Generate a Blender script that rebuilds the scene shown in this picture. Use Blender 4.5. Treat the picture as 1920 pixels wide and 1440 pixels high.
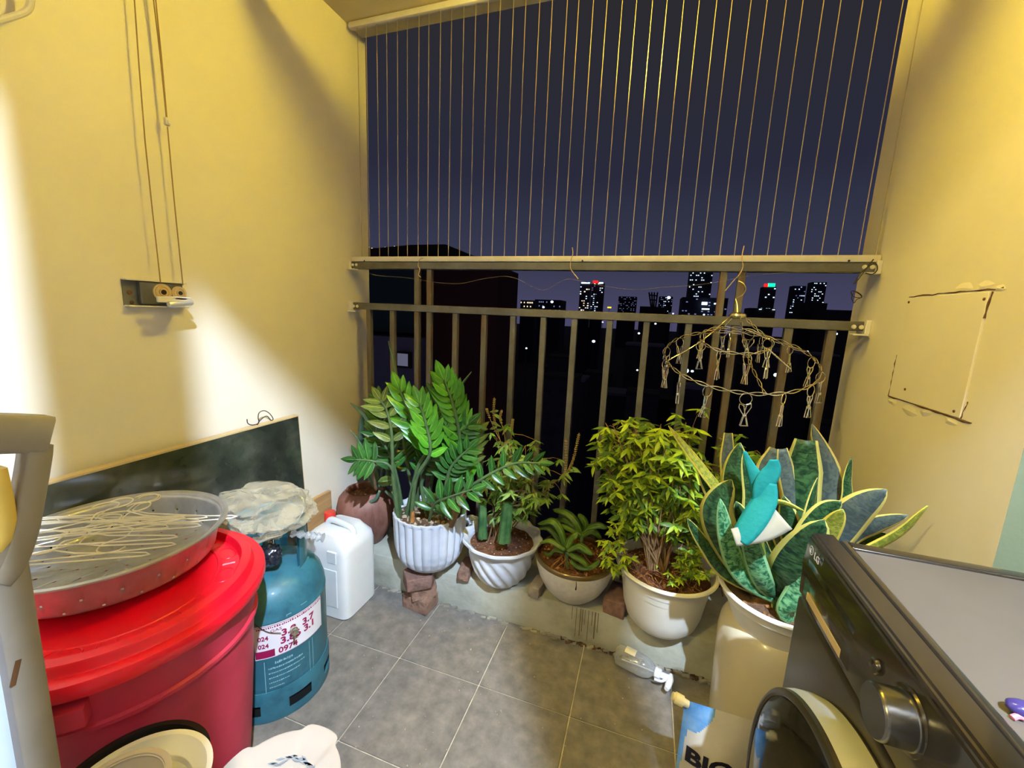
import bpy, bmesh, math, random
from mathutils import Vector, Matrix, noise
random.seed(11)
PI = math.pi
S = bpy.context.scene
COL = S.collection
for o in list(bpy.data.objects):
    bpy.data.objects.remove(o)

# ---------------------------------------------------------------- camera (metres, x along the facade, y outwards, z up)
F = 766.477
PITCH, YAW, ROLL = 0.170297, -0.317217, -0.0424885
CAM = Vector((0, 0, 1.2))
def cam_axes(p, y, r):
    cy, sy, cp, sp, cr, sr = math.cos(y), math.sin(y), math.cos(p), math.sin(p), math.cos(r), math.sin(r)
    fwd = Vector((sy*cp, cy*cp, -sp)); right = Vector((cy, -sy, 0)); down = fwd.cross(right)
    return cr*right + sr*down, -sr*right + cr*down, fwd
RX, RD, RF = cam_axes(PITCH, YAW, ROLL)
cd = bpy.data.cameras.new('camera'); cam = bpy.data.objects.new('camera', cd); COL.objects.link(cam)
cd.sensor_fit = 'HORIZONTAL'; cd.sensor_width = 36; cd.lens = F/1920*36; cd.clip_start = 0.02; cd.clip_end = 5000
up = -RD; back = -RF
cam.matrix_world = Matrix(((RX.x, up.x, back.x, CAM.x), (RX.y, up.y, back.y, CAM.y), (RX.z, up.z, back.z, CAM.z), (0, 0, 0, 1)))
S.camera = cam
def ray(u, v):
    return RX*((u-960)/F) + RD*((v-720)/F) + RF
def atx(u, v, X): d = ray(u, v); return CAM + d*(X/d.x)
def aty(u, v, Y): d = ray(u, v); return CAM + d*(Y/d.y)
def atz(u, v, Z): d = ray(u, v); return CAM + d*((Z-1.2)/d.z)
def col(r, g, b):
    f = lambda c: (c/255/12.92) if c/255 <= .04045 else ((c/255+.055)/1.055)**2.4
    return (f(r), f(g), f(b), 1)

# ---------------------------------------------------------------- colour management, world, lamps
S.view_settings.view_transform = 'Standard'; S.view_settings.look = 'None'
S.view_settings.gamma = 1; S.view_settings.exposure = 0.3
S.view_settings.use_curve_mapping = False
W = bpy.data.worlds.new('night_sky'); S.world = W; W.use_nodes = True
nt = W.node_tree; nt.nodes.clear()
wo = nt.nodes.new('ShaderNodeOutputWorld'); bg = nt.nodes.new('ShaderNodeBackground')
tc = nt.nodes.new('ShaderNodeTexCoord'); sx = nt.nodes.new('ShaderNodeSeparateXYZ'); cr_ = nt.nodes.new('ShaderNodeValToRGB')
nt.links.new(tc.outputs['Generated'], sx.inputs[0]); nt.links.new(sx.outputs['Z'], cr_.inputs[0])
nt.links.new(cr_.outputs[0], bg.inputs[0]); nt.links.new(bg.outputs[0], wo.inputs[0])
e = cr_.color_ramp.elements
e[0].position = 0.0; e[0].color = col(66, 64, 92)
e[1].position = 0.62; e[1].color = col(40, 38, 38)
q = e.new(0.12); q.color = col(50, 52, 72)
q = e.new(0.3); q.color = col(36, 38, 54)
def lamp(name, loc, power, c, size):
    l = bpy.data.lights.new(name, 'POINT'); l.energy = power; l.color = c; l.shadow_soft_size = size
    o = bpy.data.objects.new(name, l); COL.objects.link(o); o.location = loc; return o
lamp('balcony_lamp_light', (-.1, 1.03, 2.27), 31, (1, .75, .07), .03)
lamp('kitchen_lamp_light', (.55, -.42, 2.62), 540, (.61, .77, 1.0), .02)
lamp('kitchen_warm_light', (-.92, -.9, 2.74), 95, (1, .80, .27), .03)

# ---------------------------------------------------------------- mesh helpers
class MB:
    def __init__(s): s.bm = bmesh.new(); s.uv = None
    def pts(s, P, faces, m=0, smooth=True):
        vs = [s.bm.verts.new(p) for p in P]
        for f in faces:
            try:
                q = s.bm.faces.new([vs[i] for i in f]); q.material_index = m
            except ValueError: pass
        return vs
    def box(s, c, d, bev=0, seg=1, rot=None, m=0):
        b = bmesh.new(); bmesh.ops.create_cube(b, size=1)
        for v in b.verts: v.co = Vector((v.co.x*d[0], v.co.y*d[1], v.co.z*d[2]))
        if bev: bmesh.ops.bevel(b, geom=list(b.edges), offset=bev, segments=seg, profile=.5, affect='EDGES')
        M = (rot.to_4x4() if rot else Matrix()); c = Vector(c)
        b.verts.index_update()
        s.pts([M @ v.co + c for v in b.verts], [[v.index for v in f.verts] for f in b.faces], m); b.free(); return s
    def b2(s, a, b, bev=0, seg=1, m=0):
        a, b = Vector(a), Vector(b); d = b-a
        return s.box((a+b)/2, (abs(d.x), abs(d.y), abs(d.z)), bev, seg, None, m)
    def tube(s, P, r, n=8, closed=False, m=0, cap=True):
        P = [Vector(p) for p in P]; N = len(P); rr = r if isinstance(r, (list, tuple)) else [r]*N
        T = []
        for i in range(N):
            a = P[(i-1) % N] if (closed or i > 0) else P[i]; b = P[(i+1) % N] if (closed or i < N-1) else P[i]
            t = (b-a); T.append(t.normalized() if t.length > 1e-9 else Vector((0, 0, 1)))
        ref = Vector((0, 0, 1)) if abs(T[0].z) < .9 else Vector((1, 0, 0))
        u = T[0].cross(ref).normalized(); V = []
        for i in range(N):
            u = (u - T[i]*u.dot(T[i])); u = u.normalized() if u.length > 1e-6 else T[i].orthogonal().normalized()
            w = T[i].cross(u)
            for k in range(n):
                a = 2*PI*k/n; V.append(P[i] + (u*math.cos(a) + w*math.sin(a))*rr[i])
        Fc = []
        for i in range(N if closed else N-1):
            j = (i+1) % N
            for k in range(n): Fc.append([i*n+k, i*n+(k+1) % n, j*n+(k+1) % n, j*n+k])
        if not closed and cap: Fc.append(list(range(n))[::-1]); Fc.append([(N-1)*n+k for k in range(n)])
        s.pts(V, Fc, m); return s
    def lathe(s, prof, c=(0, 0, 0), n=48, M=None, fn=None, m=0, skip=None, a0=0, a1=2*PI):
        c = Vector(c); full = abs(a1-a0-2*PI) < 1e-6; nn = n if full else n+1; V = []
        for i, (r, z) in enumerate(prof):
            for k in range(nn):
                a = a0 + (a1-a0)*k/n; R, Z = (fn(i, a, r, z) if fn else (r, z))
                p = Vector((R*math.cos(a), R*math.sin(a), Z)); V.append((M @ p if M else p) + c)
        Fc = []
        for i in range(len(prof)-1):
            for k in range(n):
                if skip and skip(i, k): continue
                k2 = (k+1) % nn; Fc.append([i*nn+k, i*nn+k2, (i+1)*nn+k2, (i+1)*nn+k])
        vs = s.pts(V, Fc, m); return s
    def weld(s, d=1e-5): bmesh.ops.remove_doubles(s.bm, verts=s.bm.verts, dist=d); return s
    def ribbon(s, P, wd, side, fold=.0, nc=4, m=0):
        """leaf or strap: P centre line, wd widths, side(i)->unit vector, fold lifts the edges; uv = (across, along)"""
        if s.uv is None: s.uv = s.bm.loops.layers.uv.new('UVMap')
        N = len(P); V = []; U = []
        for i in range(N):
            t = (P[min(i+1, N-1)]-P[max(i-1, 0)]).normalized(); sd = side(i); sd = (sd - t*sd.dot(t)).normalized(); nr = t.cross(sd)
            for k in range(nc+1):
                x = 2*k/nc-1; V.append(P[i] + sd*(wd[i]/2*x) + nr*(fold*wd[i]*abs(x)**1.5)); U.append((k/nc, i/(N-1)))
        vs = [s.bm.verts.new(p) for p in V]
        for i in range(N-1):
            for k in range(nc):
                ids = [i*(nc+1)+k, i*(nc+1)+k+1, (i+1)*(nc+1)+k+1, (i+1)*(nc+1)+k]
                f = s.bm.faces.new([vs[j] for j in ids]); f.material_index = m
                for l, j in zip(f.loops, ids): l[s.uv].uv = U[j]
        return s
WORLD = {}
def obj(name, mb, mats, parent=None, angle=35, origin=None, kind=None, label=None, fixn=True):
    if fixn: bmesh.ops.recalc_face_normals(mb.bm, faces=mb.bm.faces)
    org = WORLD.get(parent.name, Vector()) if parent else (Vector(origin) if origin is not None else Vector())
    for v in mb.bm.verts: v.co -= org
    me = bpy.data.meshes.new(name); mb.bm.to_mesh(me); mb.bm.free()
    for mt in (mats if isinstance(mats, (list, tuple)) else [mats]): me.materials.append(mt)
    me.polygons.foreach_set('use_smooth', [True]*len(me.polygons)); me.set_sharp_from_angle(angle=math.radians(angle))
    o = bpy.data.objects.new(name, me); COL.objects.link(o)
    if parent: o.parent = parent
    else: o.location = org
    WORLD[o.name] = org.copy()
    if kind: o['kind'] = kind
    if label: o['label'] = label
    return o
def tag(o, label, cat, group=None):
    o['label'] = label; o['category'] = cat
    if group: o['group'] = group
    return o
def thing(name, loc, label, cat, group=None):
    o = bpy.data.objects.new(name, None); COL.objects.link(o); o.location = loc; o.empty_display_size = .05
    WORLD[o.name] = Vector(loc); return tag(o, label, cat, group)
def struct(name, mb, mats, origin=None, **k):
    return obj(name, mb, mats, None, origin=origin, kind='structure', **k)
def inst(src_mesh, name, parent, M):
    """another object that shares a mesh; M is given in world space"""
    o = bpy.data.objects.new(name, src_mesh); COL.objects.link(o)
    o.parent = parent; o.matrix_basis = Matrix.Translation(-WORLD[parent.name]) @ M
    WORLD[o.name] = M.to_translation(); return o
def copy_tree(o, parent=None):
    c = o.copy(); COL.objects.link(c); c.parent = parent
    if parent is None: pass
    for ch in list(o.children): copy_tree(ch, c)
    return c
def spline(P, n=6):
    P = [Vector(p) for p in P]
    if len(P) < 3: return [P[0].lerp(P[-1], i/n) for i in range(n+1)]
    Q = [P[0]*2-P[1]] + P + [P[-1]*2-P[-2]]; out = []
    for i in range(1, len(Q)-2):
        for k in range(n):
            t = k/n; a, b, c, d = Q[i-1], Q[i], Q[i+1], Q[i+2]
            out.append(.5*((2*b) + (c-a)*t + (2*a-5*b+4*c-d)*t*t + (3*b-a-3*c+d)*t**3))
    return out + [P[-1]]
def text_into(mb, s, size, place, m=0, ext=.0008, bold=0, sx=1.0, sub=0, align='CENTER'):
    cu = bpy.data.curves.new('t', 'FONT'); cu.body = s; cu.size = size; cu.align_x = align; cu.align_y = 'CENTER'; cu.extrude = ext; cu.offset = bold; cu.resolution_u = 3
    ob = bpy.data.objects.new('t', cu); COL.objects.link(ob)
    dg = bpy.context.evaluated_depsgraph_get(); me = bpy.data.meshes.new_from_object(ob.evaluated_get(dg))
    b = bmesh.new(); b.from_mesh(me)
    if sub: bmesh.ops.triangulate(b, faces=b.faces); bmesh.ops.subdivide_edges(b, edges=[e for e in b.edges if e.calc_length() > size*.25], cuts=2, use_grid_fill=False); bmesh.ops.triangulate(b, faces=b.faces)
    b.verts.index_update()
    mb.pts([place(Vector((v.co.x*sx, v.co.y, v.co.z))) for v in b.verts], [[v.index for v in f.verts] for f in b.faces], m)
    b.free(); bpy.data.objects.remove(ob); bpy.data.curves.remove(cu); bpy.data.meshes.remove(me)

# ---------------------------------------------------------------- materials
def mat(name, c, rough=.6, metal=0, var=None, vscale=5, bump=0, bscale=40, coat=0, trans=0, ior=1.45, alpha=1, sss=0, emit=None, es=1, detail=4, c3=None, scale3=(1, 1, 1), spec=.5, vramp=(.35, .7), aniso=0):
    m = bpy.data.materials.new(name); m.use_nodes = True; nt = m.node_tree; b = nt.nodes['Principled BSDF']
    b.inputs['Base Color'].default_value = c; b.inputs['Roughness'].default_value = rough; b.inputs['Metallic'].default_value = metal
    b.inputs['Coat Weight'].default_value = coat; b.inputs['Transmission Weight'].default_value = trans; b.inputs['IOR'].default_value = ior
    b.inputs['Alpha'].default_value = alpha; b.inputs['Subsurface Weight'].default_value = sss; b.inputs['Specular IOR Level'].default_value = spec
    b.inputs['Coat Roughness'].default_value = .08
    if emit: b.inputs['Emission Color'].default_value = emit; b.inputs['Emission Strength'].default_value = es
    tc = nt.nodes.new('ShaderNodeTexCoord'); mp = nt.nodes.new('ShaderNodeMapping'); mp.inputs['Scale'].default_value = scale3
    nt.links.new(tc.outputs['Object'], mp.inputs[0])
    if var:
        n = nt.nodes.new('ShaderNodeTexNoise'); n.inputs['Scale'].default_value = vscale; n.inputs['Detail'].default_value = detail; n.inputs['Roughness'].default_value = .6
        r = nt.nodes.new('ShaderNodeValToRGB'); nt.links.new(mp.outputs[0], n.inputs['Vector']); nt.links.new(n.outputs[0], r.inputs[0])
        r.color_ramp.elements[0].position = vramp[0]; r.color_ramp.elements[0].color = c; r.color_ramp.elements[1].position = vramp[1]; r.color_ramp.elements[1].color = var
        if c3: q = r.color_ramp.elements.new((vramp[0]+vramp[1])/2); q.color = c3
        nt.links.new(r.outputs[0], b.inputs['Base Color'])
    if bump:
        n2 = nt.nodes.new('ShaderNodeTexNoise'); n2.inputs['Scale'].default_value = bscale; n2.inputs['Detail'].default_value = 6
        bu = nt.nodes.new('ShaderNodeBump'); bu.inputs['Strength'].default_value = bump; bu.inputs['Distance'].default_value = .01
        nt.links.new(mp.outputs[0], n2.inputs['Vector']); nt.links.new(n2.outputs[0], bu.inputs['Height']); nt.links.new(bu.outputs[0], b.inputs['Normal'])
    return m
M = {}
M['wall'] = mat('cream_wall_paint', col(237, 229, 212), .55, var=col(229, 220, 202), vscale=2.2, bump=.12, bscale=9)
M['ceil'] = mat('ceiling_paint', col(228, 214, 168), .7, var=col(216, 200, 155), vscale=3, bump=.1, bscale=14)
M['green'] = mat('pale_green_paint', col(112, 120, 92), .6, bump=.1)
M['white_wall'] = mat('kitchen_paint', col(128, 118, 104), .8)
M['tile'] = mat('grey_stone_tile', col(104, 100, 96), .5, var=col(136, 130, 122), vscale=22, bump=.15, bscale=60, c3=col(120, 115, 109), detail=8, spec=.35)
M['grout'] = mat('pale_grout', col(205, 196, 176), .85, var=col(165, 155, 138), vscale=30, bump=.2)
M['curb'] = mat('painted_concrete', col(196, 196, 180), .75, var=col(150, 146, 126), vscale=5, bump=.25, bscale=30, c3=col(180, 180, 164), detail=8)
M['streak'] = mat('dried_water_streak', col(118, 108, 78), .8)
M['curbtop'] = mat('rough_mortar', col(170, 165, 150), .9, var=col(120, 112, 98), vscale=12, bump=.5, bscale=40)
M['rail'] = mat('grey_steel_paint', col(108, 109, 110), .45, .3, var=col(90, 88, 86), vscale=14, bump=.05, bscale=120)
M['bar'] = mat('rusty_steel_bar', col(110, 108, 102), .5, .3, var=col(104, 76, 54), vscale=9, bump=.15, bscale=80, scale3=(3, 3, .8), vramp=(.42, .75))
M['alu'] = mat('white_aluminium', col(236, 232, 224), .4, .05, var=col(220, 212, 200), vscale=10)
M['wire'] = mat('steel_wire', col(205, 190, 165), .3, .75)
M['silver'] = mat('silver_paint', col(226, 226, 226), .3, .5)
M['cordm'] = mat('brown_cord', col(150, 126, 92), .8)
M['hangerw'] = mat('pale_coated_wire', col(246, 240, 222), .35, .3)
M['thinline'] = mat('thin_grey_line', col(120, 112, 98), .6)
M['chrome'] = mat('chrome', col(225, 222, 215), .18, 1.0)
M['brass'] = mat('brassy_steel', col(214, 206, 182), .25, .95)
M['twine'] = mat('pale_twine', col(205, 180, 140), .8)
M['darkwire'] = mat('black_cable', col(40, 36, 32), .6)
M['red_body'] = mat('crimson_plastic', col(206, 54, 80), .45, var=col(182, 44, 66), vscale=6, bump=.06, bscale=50, spec=.5)
M['red_lid'] = mat('red_plastic', col(236, 10, 40), .35, var=col(224, 18, 42), vscale=7, bump=.05, bscale=30, spec=.6)
M['alumi'] = mat('dull_aluminium', col(196, 196, 198), .42, .8, var=col(165, 165, 165), vscale=14, bump=.06, bscale=50)
M['gas'] = mat('teal_enamel', col(48, 104, 122), .45, .0, var=col(32, 78, 94), vscale=7, bump=.12, bscale=30, c3=col(54, 112, 128), detail=6, coat=.1)
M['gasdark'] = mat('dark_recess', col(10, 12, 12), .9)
M['sticker'] = mat('sticker_white', col(232, 226, 228), .5)
M['stickred'] = mat('sticker_maroon', col(150, 20, 75), .5)
M['print'] = mat('faded_white_print', col(140, 180, 186), .6)
M['jerry'] = mat('milky_plastic', col(232, 230, 228), .4, sss=.15, var=col(222, 220, 216), vscale=6)
M['redcap'] = mat('orange_red_cap', col(225, 60, 45), .4)
M['clay'] = mat('brown_clay', col(128, 76, 62), .55, var=col(98, 54, 46), vscale=8, bump=.3, bscale=30, c3=col(150, 104, 88), detail=8, scale3=(1, 1, .4))
M['soil'] = mat('dark_soil', col(88, 62, 44), .95, var=col(52, 36, 26), vscale=40, bump=1, bscale=90, c3=col(110, 82, 60), detail=8)
M['brownsoil'] = mat('reddish_soil', col(128, 84, 56), .95, var=col(84, 52, 34), vscale=50, bump=1, bscale=110, detail=8)
M['pebble'] = mat('pale_chips', col(190, 175, 150), .8, var=col(110, 90, 70), vscale=30)
M['straw'] = mat('dry_straw', col(176, 120, 66), .8, var=col(110, 70, 40), vscale=20)
M['potwhite'] = mat('white_glazed_pot', col(214, 218, 226), .45, var=col(196, 200, 210), vscale=10, bump=.15, bscale=40, detail=6)
M['potplastic'] = mat('cream_plastic_pot', col(240, 238, 230), .45, var=col(230, 226, 214), vscale=6)
M['potbowl'] = mat('white_ceramic', col(224, 220, 212), .3, var=col(212, 206, 196), vscale=60, detail=2)
M['glaze'] = mat('bronze_glaze', col(112, 92, 52), .22, .5, coat=.5)
M['jar'] = mat('cream_enamel_jar', col(214, 204, 176), .25, coat=.3, var=col(204, 192, 160), vscale=3)
M['brick'] = mat('red_brick', col(134, 96, 82), .9, var=col(96, 70, 62), vscale=16, bump=.6, bscale=60, c3=col(158, 122, 100), detail=8)
M['brick2'] = mat('burnt_brick', col(112, 86, 80), .9, var=col(84, 66, 62), vscale=16, bump=.6, bscale=60, c3=col(140, 106, 92), detail=8)
M['mortar'] = mat('mortar_block', col(176, 166, 156), .9, var=col(148, 138, 130), vscale=20, bump=.4)
M['wood'] = mat('light_wood', col(196, 158, 108), .55, var=col(168, 126, 80), vscale=5, scale3=(1, 1, 9), detail=6)
M['edge'] = mat('tan_edge_band', col(200, 176, 130), .5)
M['granite'] = mat('dusty_black_stone', col(38, 42, 37), .12, var=col(88, 88, 80), vscale=6, c3=col(58, 62, 54), detail=9, spec=.9, coat=.35)
M['w_body'] = mat('graphite_panel', col(92, 86, 80), .3, .75, bump=.02, bscale=200)
M['w_dark'] = mat('graphite_gloss', col(60, 54, 48), .2, .55, coat=.6)
M['w_top'] = mat('grey_top_sheet', col(100, 94, 88), .5, .1, var=col(92, 86, 80), vscale=4)
M['w_glass'] = mat('smoked_door_glass', col(14, 11, 9), .06, spec=.5, ior=1.22)
M['w_knob'] = mat('brushed_metal', col(122, 122, 124), .25, .95)
M['w_logo'] = mat('pale_print', col(190, 182, 168), .5)
M['groove'] = mat('dark_gap', col(26, 22, 20), .5)
M['ladder'] = mat('beige_enamel_steel', col(150, 143, 134), .45, .1, var=col(132, 124, 112), vscale=5)
M['bluewhite'] = mat('bluish_white_plastic', col(205, 214, 232), .5)
M['stain'] = mat('rust_stain', col(92, 62, 34), .8)
M['yellowthing'] = mat('yellow_plastic', col(214, 186, 96), .5)
M['porcelain'] = mat('white_porcelain', col(166, 158, 152), .22, coat=.3)
M['enamel'] = mat('grey_white_melamine', col(222, 222, 224), .35)
M['black'] = mat('black_plastic', col(20, 20, 22), .4)
M['blueprint'] = mat('blue_grey_leaf_print', col(120, 130, 146), .5)
M['mask'] = mat('turquoise_cloth', col(8, 122, 116), .8, bump=.2, bscale=90)
M['maskwhite'] = mat('white_cloth', col(160, 154, 134), .85)
M['pouch_w'] = mat('pouch_white', col(226, 220, 208), .35, var=col(206, 198, 184), vscale=8)
M['pouch_b'] = mat('pouch_blue', col(60, 136, 214), .3, var=col(150, 196, 234), vscale=16)
M['ivory'] = mat('ivory_cap', col(238, 226, 178), .45)
M['navy'] = mat('navy_print', col(16, 16, 44), .5)
M['clearp'] = mat('clear_plastic', col(225, 230, 232), .08, trans=.9, ior=1.3)
M['label'] = mat('blank_cream_label', col(236, 226, 190), .6)
M['sprayer'] = mat('white_sprayer', col(224, 226, 232), .4)
M['purple'] = mat('purple_gloss', col(58, 50, 110), .25)
M['pink'] = mat('pink_ribbon', col(230, 130, 150), .6)
M['stemg'] = mat('green_stem', col(86, 112, 70), .5, var=col(70, 92, 62), vscale=20)
M['stemb'] = mat('woody_stem', col(150, 120, 84), .8, var=col(112, 84, 56), vscale=20)
M['cactus'] = mat('cactus_green', col(30, 78, 40), .6, var=col(84, 120, 70), vscale=14, bump=.3, bscale=30)
M['seed'] = mat('dry_seed_spike', col(150, 134, 84), .8)
M['concrete'] = mat('dark_concrete', col(52, 50, 54), .9, var=col(36, 34, 38), vscale=1)
M['maroonwall'] = mat('maroon_wall', col(58, 26, 20), .9)
M['tealwall'] = mat('dark_teal_sheet', col(26, 52, 46), .8)
M['greywall'] = mat('grey_render', col(92, 92, 104), .9)
M['nroof'] = mat('dark_roof_tiles', col(34, 26, 24), .9)
M['tower'] = mat('tower_wall', col(40, 42, 60), .9)
M['city'] = mat('city_ground', col(20, 20, 26), .95)
def glow(name, c, s): return mat(name, c, .5, emit=c, es=s)
M['g_white'] = glow('lit_window_cool', col(215, 235, 250), 1.6)
M['g_warm'] = glow('lit_window_warm', col(255, 225, 190), 1.3)
M['g_dim'] = glow('dim_window', col(120, 130, 170), .8)
M['g_pane'] = glow('curtained_window', col(110, 112, 130), .5)
M['g_red'] = glow('red_sign', col(255, 30, 25), 1.6)
M['g_green'] = glow('green_sign', col(20, 225, 170), 1.4)
M['g_yel'] = glow('yellow_sign', col(250, 225, 60), 1.1)
def bagmat(name, c, fac, rough):
    m = bpy.data.materials.new(name); m.use_nodes = True; nt = m.node_tree; nt.nodes.clear()
    o = nt.nodes.new('ShaderNodeOutputMaterial'); mx = nt.nodes.new('ShaderNodeMixShader'); t = nt.nodes.new('ShaderNodeBsdfTransparent'); p = nt.nodes.new('ShaderNodeBsdfPrincipled')
    p.inputs['Base Color'].default_value = c; p.inputs['Roughness'].default_value = rough; p.inputs['Coat Weight'].default_value = .8; p.inputs['Coat Roughness'].default_value = .12
    lw = nt.nodes.new('ShaderNodeLayerWeight'); lw.inputs[0].default_value = .35
    mr = nt.nodes.new('ShaderNodeMapRange'); mr.inputs['To Min'].default_value = fac; mr.inputs['To Max'].default_value = .95
    nt.links.new(lw.outputs['Facing'], mr.inputs[0]); nt.links.new(mr.outputs[0], mx.inputs[0]); nt.links.new(t.outputs[0], mx.inputs[1]); nt.links.new(p.outputs[0], mx.inputs[2]); nt.links.new(mx.outputs[0], o.inputs[0])
    return m
M['bag'] = bagmat('cloudy_polythene', col(214, 204, 178), .14, .25)
M['film'] = bagmat('clear_pet', col(200, 202, 204), .3, .1)
M['blackbag'] = mat('black_polythene', col(34, 36, 46), .2, coat=.6)
def leafmat(name, c1, c2, edge=None, bands=False, rough=.38, vein=None):
    m = bpy.data.materials.new(name); m.use_nodes = True; nt = m.node_tree; b = nt.nodes['Principled BSDF']; L = nt.links.new
    b.inputs['Roughness'].default_value = rough; b.inputs['Specular IOR Level'].default_value = .45
    uv = nt.nodes.new('ShaderNodeUVMap'); uv.uv_map = 'UVMap'; sp = nt.nodes.new('ShaderNodeSeparateXYZ'); L(uv.outputs[0], sp.inputs[0])
    info = nt.nodes.new('ShaderNodeObjectInfo')
    mp = nt.nodes.new('ShaderNodeMapping'); mp.inputs['Scale'].default_value = (2, 16, 1) if bands else (3, 3, 1); L(uv.outputs[0], mp.inputs[0])
    add = nt.nodes.new('ShaderNodeVectorMath'); add.operation = 'ADD'; L(mp.outputs[0], add.inputs[0]); L(info.outputs['Random'], add.inputs[1])
    n = nt.nodes.new('ShaderNodeTexNoise'); n.inputs['Scale'].default_value = 2.2 if bands else 1.2; n.inputs['Detail'].default_value = 4; n.inputs['Distortion'].default_value = .8 if bands else 0; L(add.outputs[0], n.inputs[0])
    r = nt.nodes.new('ShaderNodeValToRGB'); r.color_ramp.elements[0].color = c1; r.color_ramp.elements[1].color = c2
    r.color_ramp.elements[0].position = .4; r.color_ramp.elements[1].position = .62 if bands else .7; L(n.outputs[0], r.inputs[0])
    out = r.outputs[0]
    d = nt.nodes.new('ShaderNodeMath'); d.operation = 'SUBTRACT'; L(sp.outputs[0], d.inputs[0]); d.inputs[1].default_value = .5
    a = nt.nodes.new('ShaderNodeMath'); a.operation = 'ABSOLUTE'; L(d.outputs[0], a.inputs[0])
    for cc, lo, up_ in ((edge, .385, True), (vein, .03, False)):
        if not cc: continue
        g = nt.nodes.new('ShaderNodeMath'); g.operation = 'GREATER_THAN' if up_ else 'LESS_THAN'; L(a.outputs[0], g.inputs[0]); g.inputs[1].default_value = lo
        mx = nt.nodes.new('ShaderNodeMix'); mx.data_type = 'RGBA'; L(g.outputs[0], mx.inputs[0]); L(out, mx.inputs[6]); mx.inputs[7].default_value = cc; out = mx.outputs[2]
    if not bands:  # each leaf a little different
        hs = nt.nodes.new('ShaderNodeHueSaturation'); mr = nt.nodes.new('ShaderNodeMapRange'); L(info.outputs['Random'], mr.inputs[0]); mr.inputs['To Min'].default_value = .72; mr.inputs['To Max'].default_value = 1.25
        L(mr.outputs[0], hs.inputs['Value']); L(out, hs.inputs['Color']); out = hs.outputs[0]
    L(out, b.inputs['Base Color'])
    tr = nt.nodes.new('ShaderNodeBsdfTranslucent'); L(out, tr.inputs[0]); ms = nt.nodes.new('ShaderNodeMixShader'); ms.inputs[0].default_value = .16
    L(b.outputs[0], ms.inputs[1]); L(tr.outputs[0], ms.inputs[2]); L(ms.outputs[0], nt.nodes['Material Output'].inputs[0])
    return m
M['zz_bright'] = leafmat('bright_glossy_leaf', col(66, 140, 34), col(92, 164, 40), vein=col(130, 190, 76), rough=.3)
M['zz'] = leafmat('glossy_green_leaf', col(36, 84, 36), col(60, 112, 44), vein=col(110, 160, 80), rough=.28)
M['zz_old'] = leafmat('yellowish_leaf', col(84, 112, 52), col(122, 138, 62), vein=col(180, 184, 110))
M['herb'] = leafmat('grey_green_leaf', col(104, 136, 62), col(144, 166, 78), rough=.5)
M['chili'] = leafmat('lime_leaf', col(150, 182, 36), col(186, 206, 56), rough=.42)
M['chili_d'] = leafmat('mid_green_leaf', col(84, 124, 44), col(122, 160, 56), rough=.42)
M['orchid'] = leafmat('orchid_leaf', col(58, 92, 34), col(104, 136, 44), vein=col(130, 156, 70), rough=.35)
M['aloe'] = leafmat('blue_green_leaf', col(92, 128, 106), col(120, 152, 120), rough=.5)
M['snake'] = leafmat('banded_leaf', col(22, 54, 34), col(66, 104, 62), edge=col(214, 206, 112), bands=True, rough=.36)
M['snake_l'] = leafmat('mottled_leaf', col(28, 96, 62), col(128, 186, 130), edge=col(152, 200, 138), bands=True, rough=.36)
M['snake_g'] = leafmat('grey_backed_leaf', col(70, 84, 84), col(96, 108, 98), edge=col(224, 206, 110), bands=True, rough=.45)
M['snake_y'] = leafmat('yellow_leaf', col(120, 130, 50), col(176, 172, 66), edge=col(230, 208, 84), bands=True, rough=.4)

# ================================================================ the setting
XL, XR, YF, ZC = -1.32, .65, 1.68, 2.366       # left wall, right wall, inner face of the facade wall, ceiling
CZ = .144                                       # top of the concrete kerb
fl = struct('floor', MB().b2((XL-.1, -.15, -.06), (1.05, 1.38, -.004)), M['grout'])
rnd = random.Random(3)
XG = [-1.3224+.3*k for k in range(9)]; YG = [-.128+.3*k for k in range(5)]
for i, x in enumerate(XG[:-1]):
    for j, y in enumerate(YG):
        x0, x1, y0, y1 = max(x+.002, XL), min(x+.298, 1.02), y+.002, min(y+.298, 1.37)
        if x1-x0 < .02: continue
        mb = MB().b2((x0, y0, -.012), (x1, y1, rnd.uniform(-.0006, .0006)), .0012)
        obj('tile', mb, M['tile'], fl)
struct('trim_1', MB().b2((XL-.05, 1.37, -.06), (1.05, 1.70, CZ), .006, 2).weld(), M['curb'])['label'] = 'low painted concrete kerb under the railing'
ws = MB(); rs = random.Random(8)
for i in range(9):
    x = -.175+.012*i+rs.uniform(-.004, .004); z1 = CZ-.004; z0 = rs.uniform(.01, .09); ws.b2((x, 1.3694, z0), (x+rs.uniform(.0015, .005), 1.3702, z1))
o = obj('water_streaks', ws, M['streak'], bpy.data.objects['trim_1']); o['kind'] = 'stuff'
ws = MB()
for i in range(120):
    x = rs.uniform(-.25, .28); s_ = rs.uniform(.004, .02); ws.box((x, 1.366-abs(rs.gauss(0, .006)), .002), (s_, s_*.4, .004), rot=Matrix.Rotation(rs.random()*.8, 3, 'Z'))
o = obj('damp_dirt', ws, M['soil']); o['kind'] = 'stuff'; tag(o, 'brown damp dirt along the kerb foot near the spray bottle', 'dirt')
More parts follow.
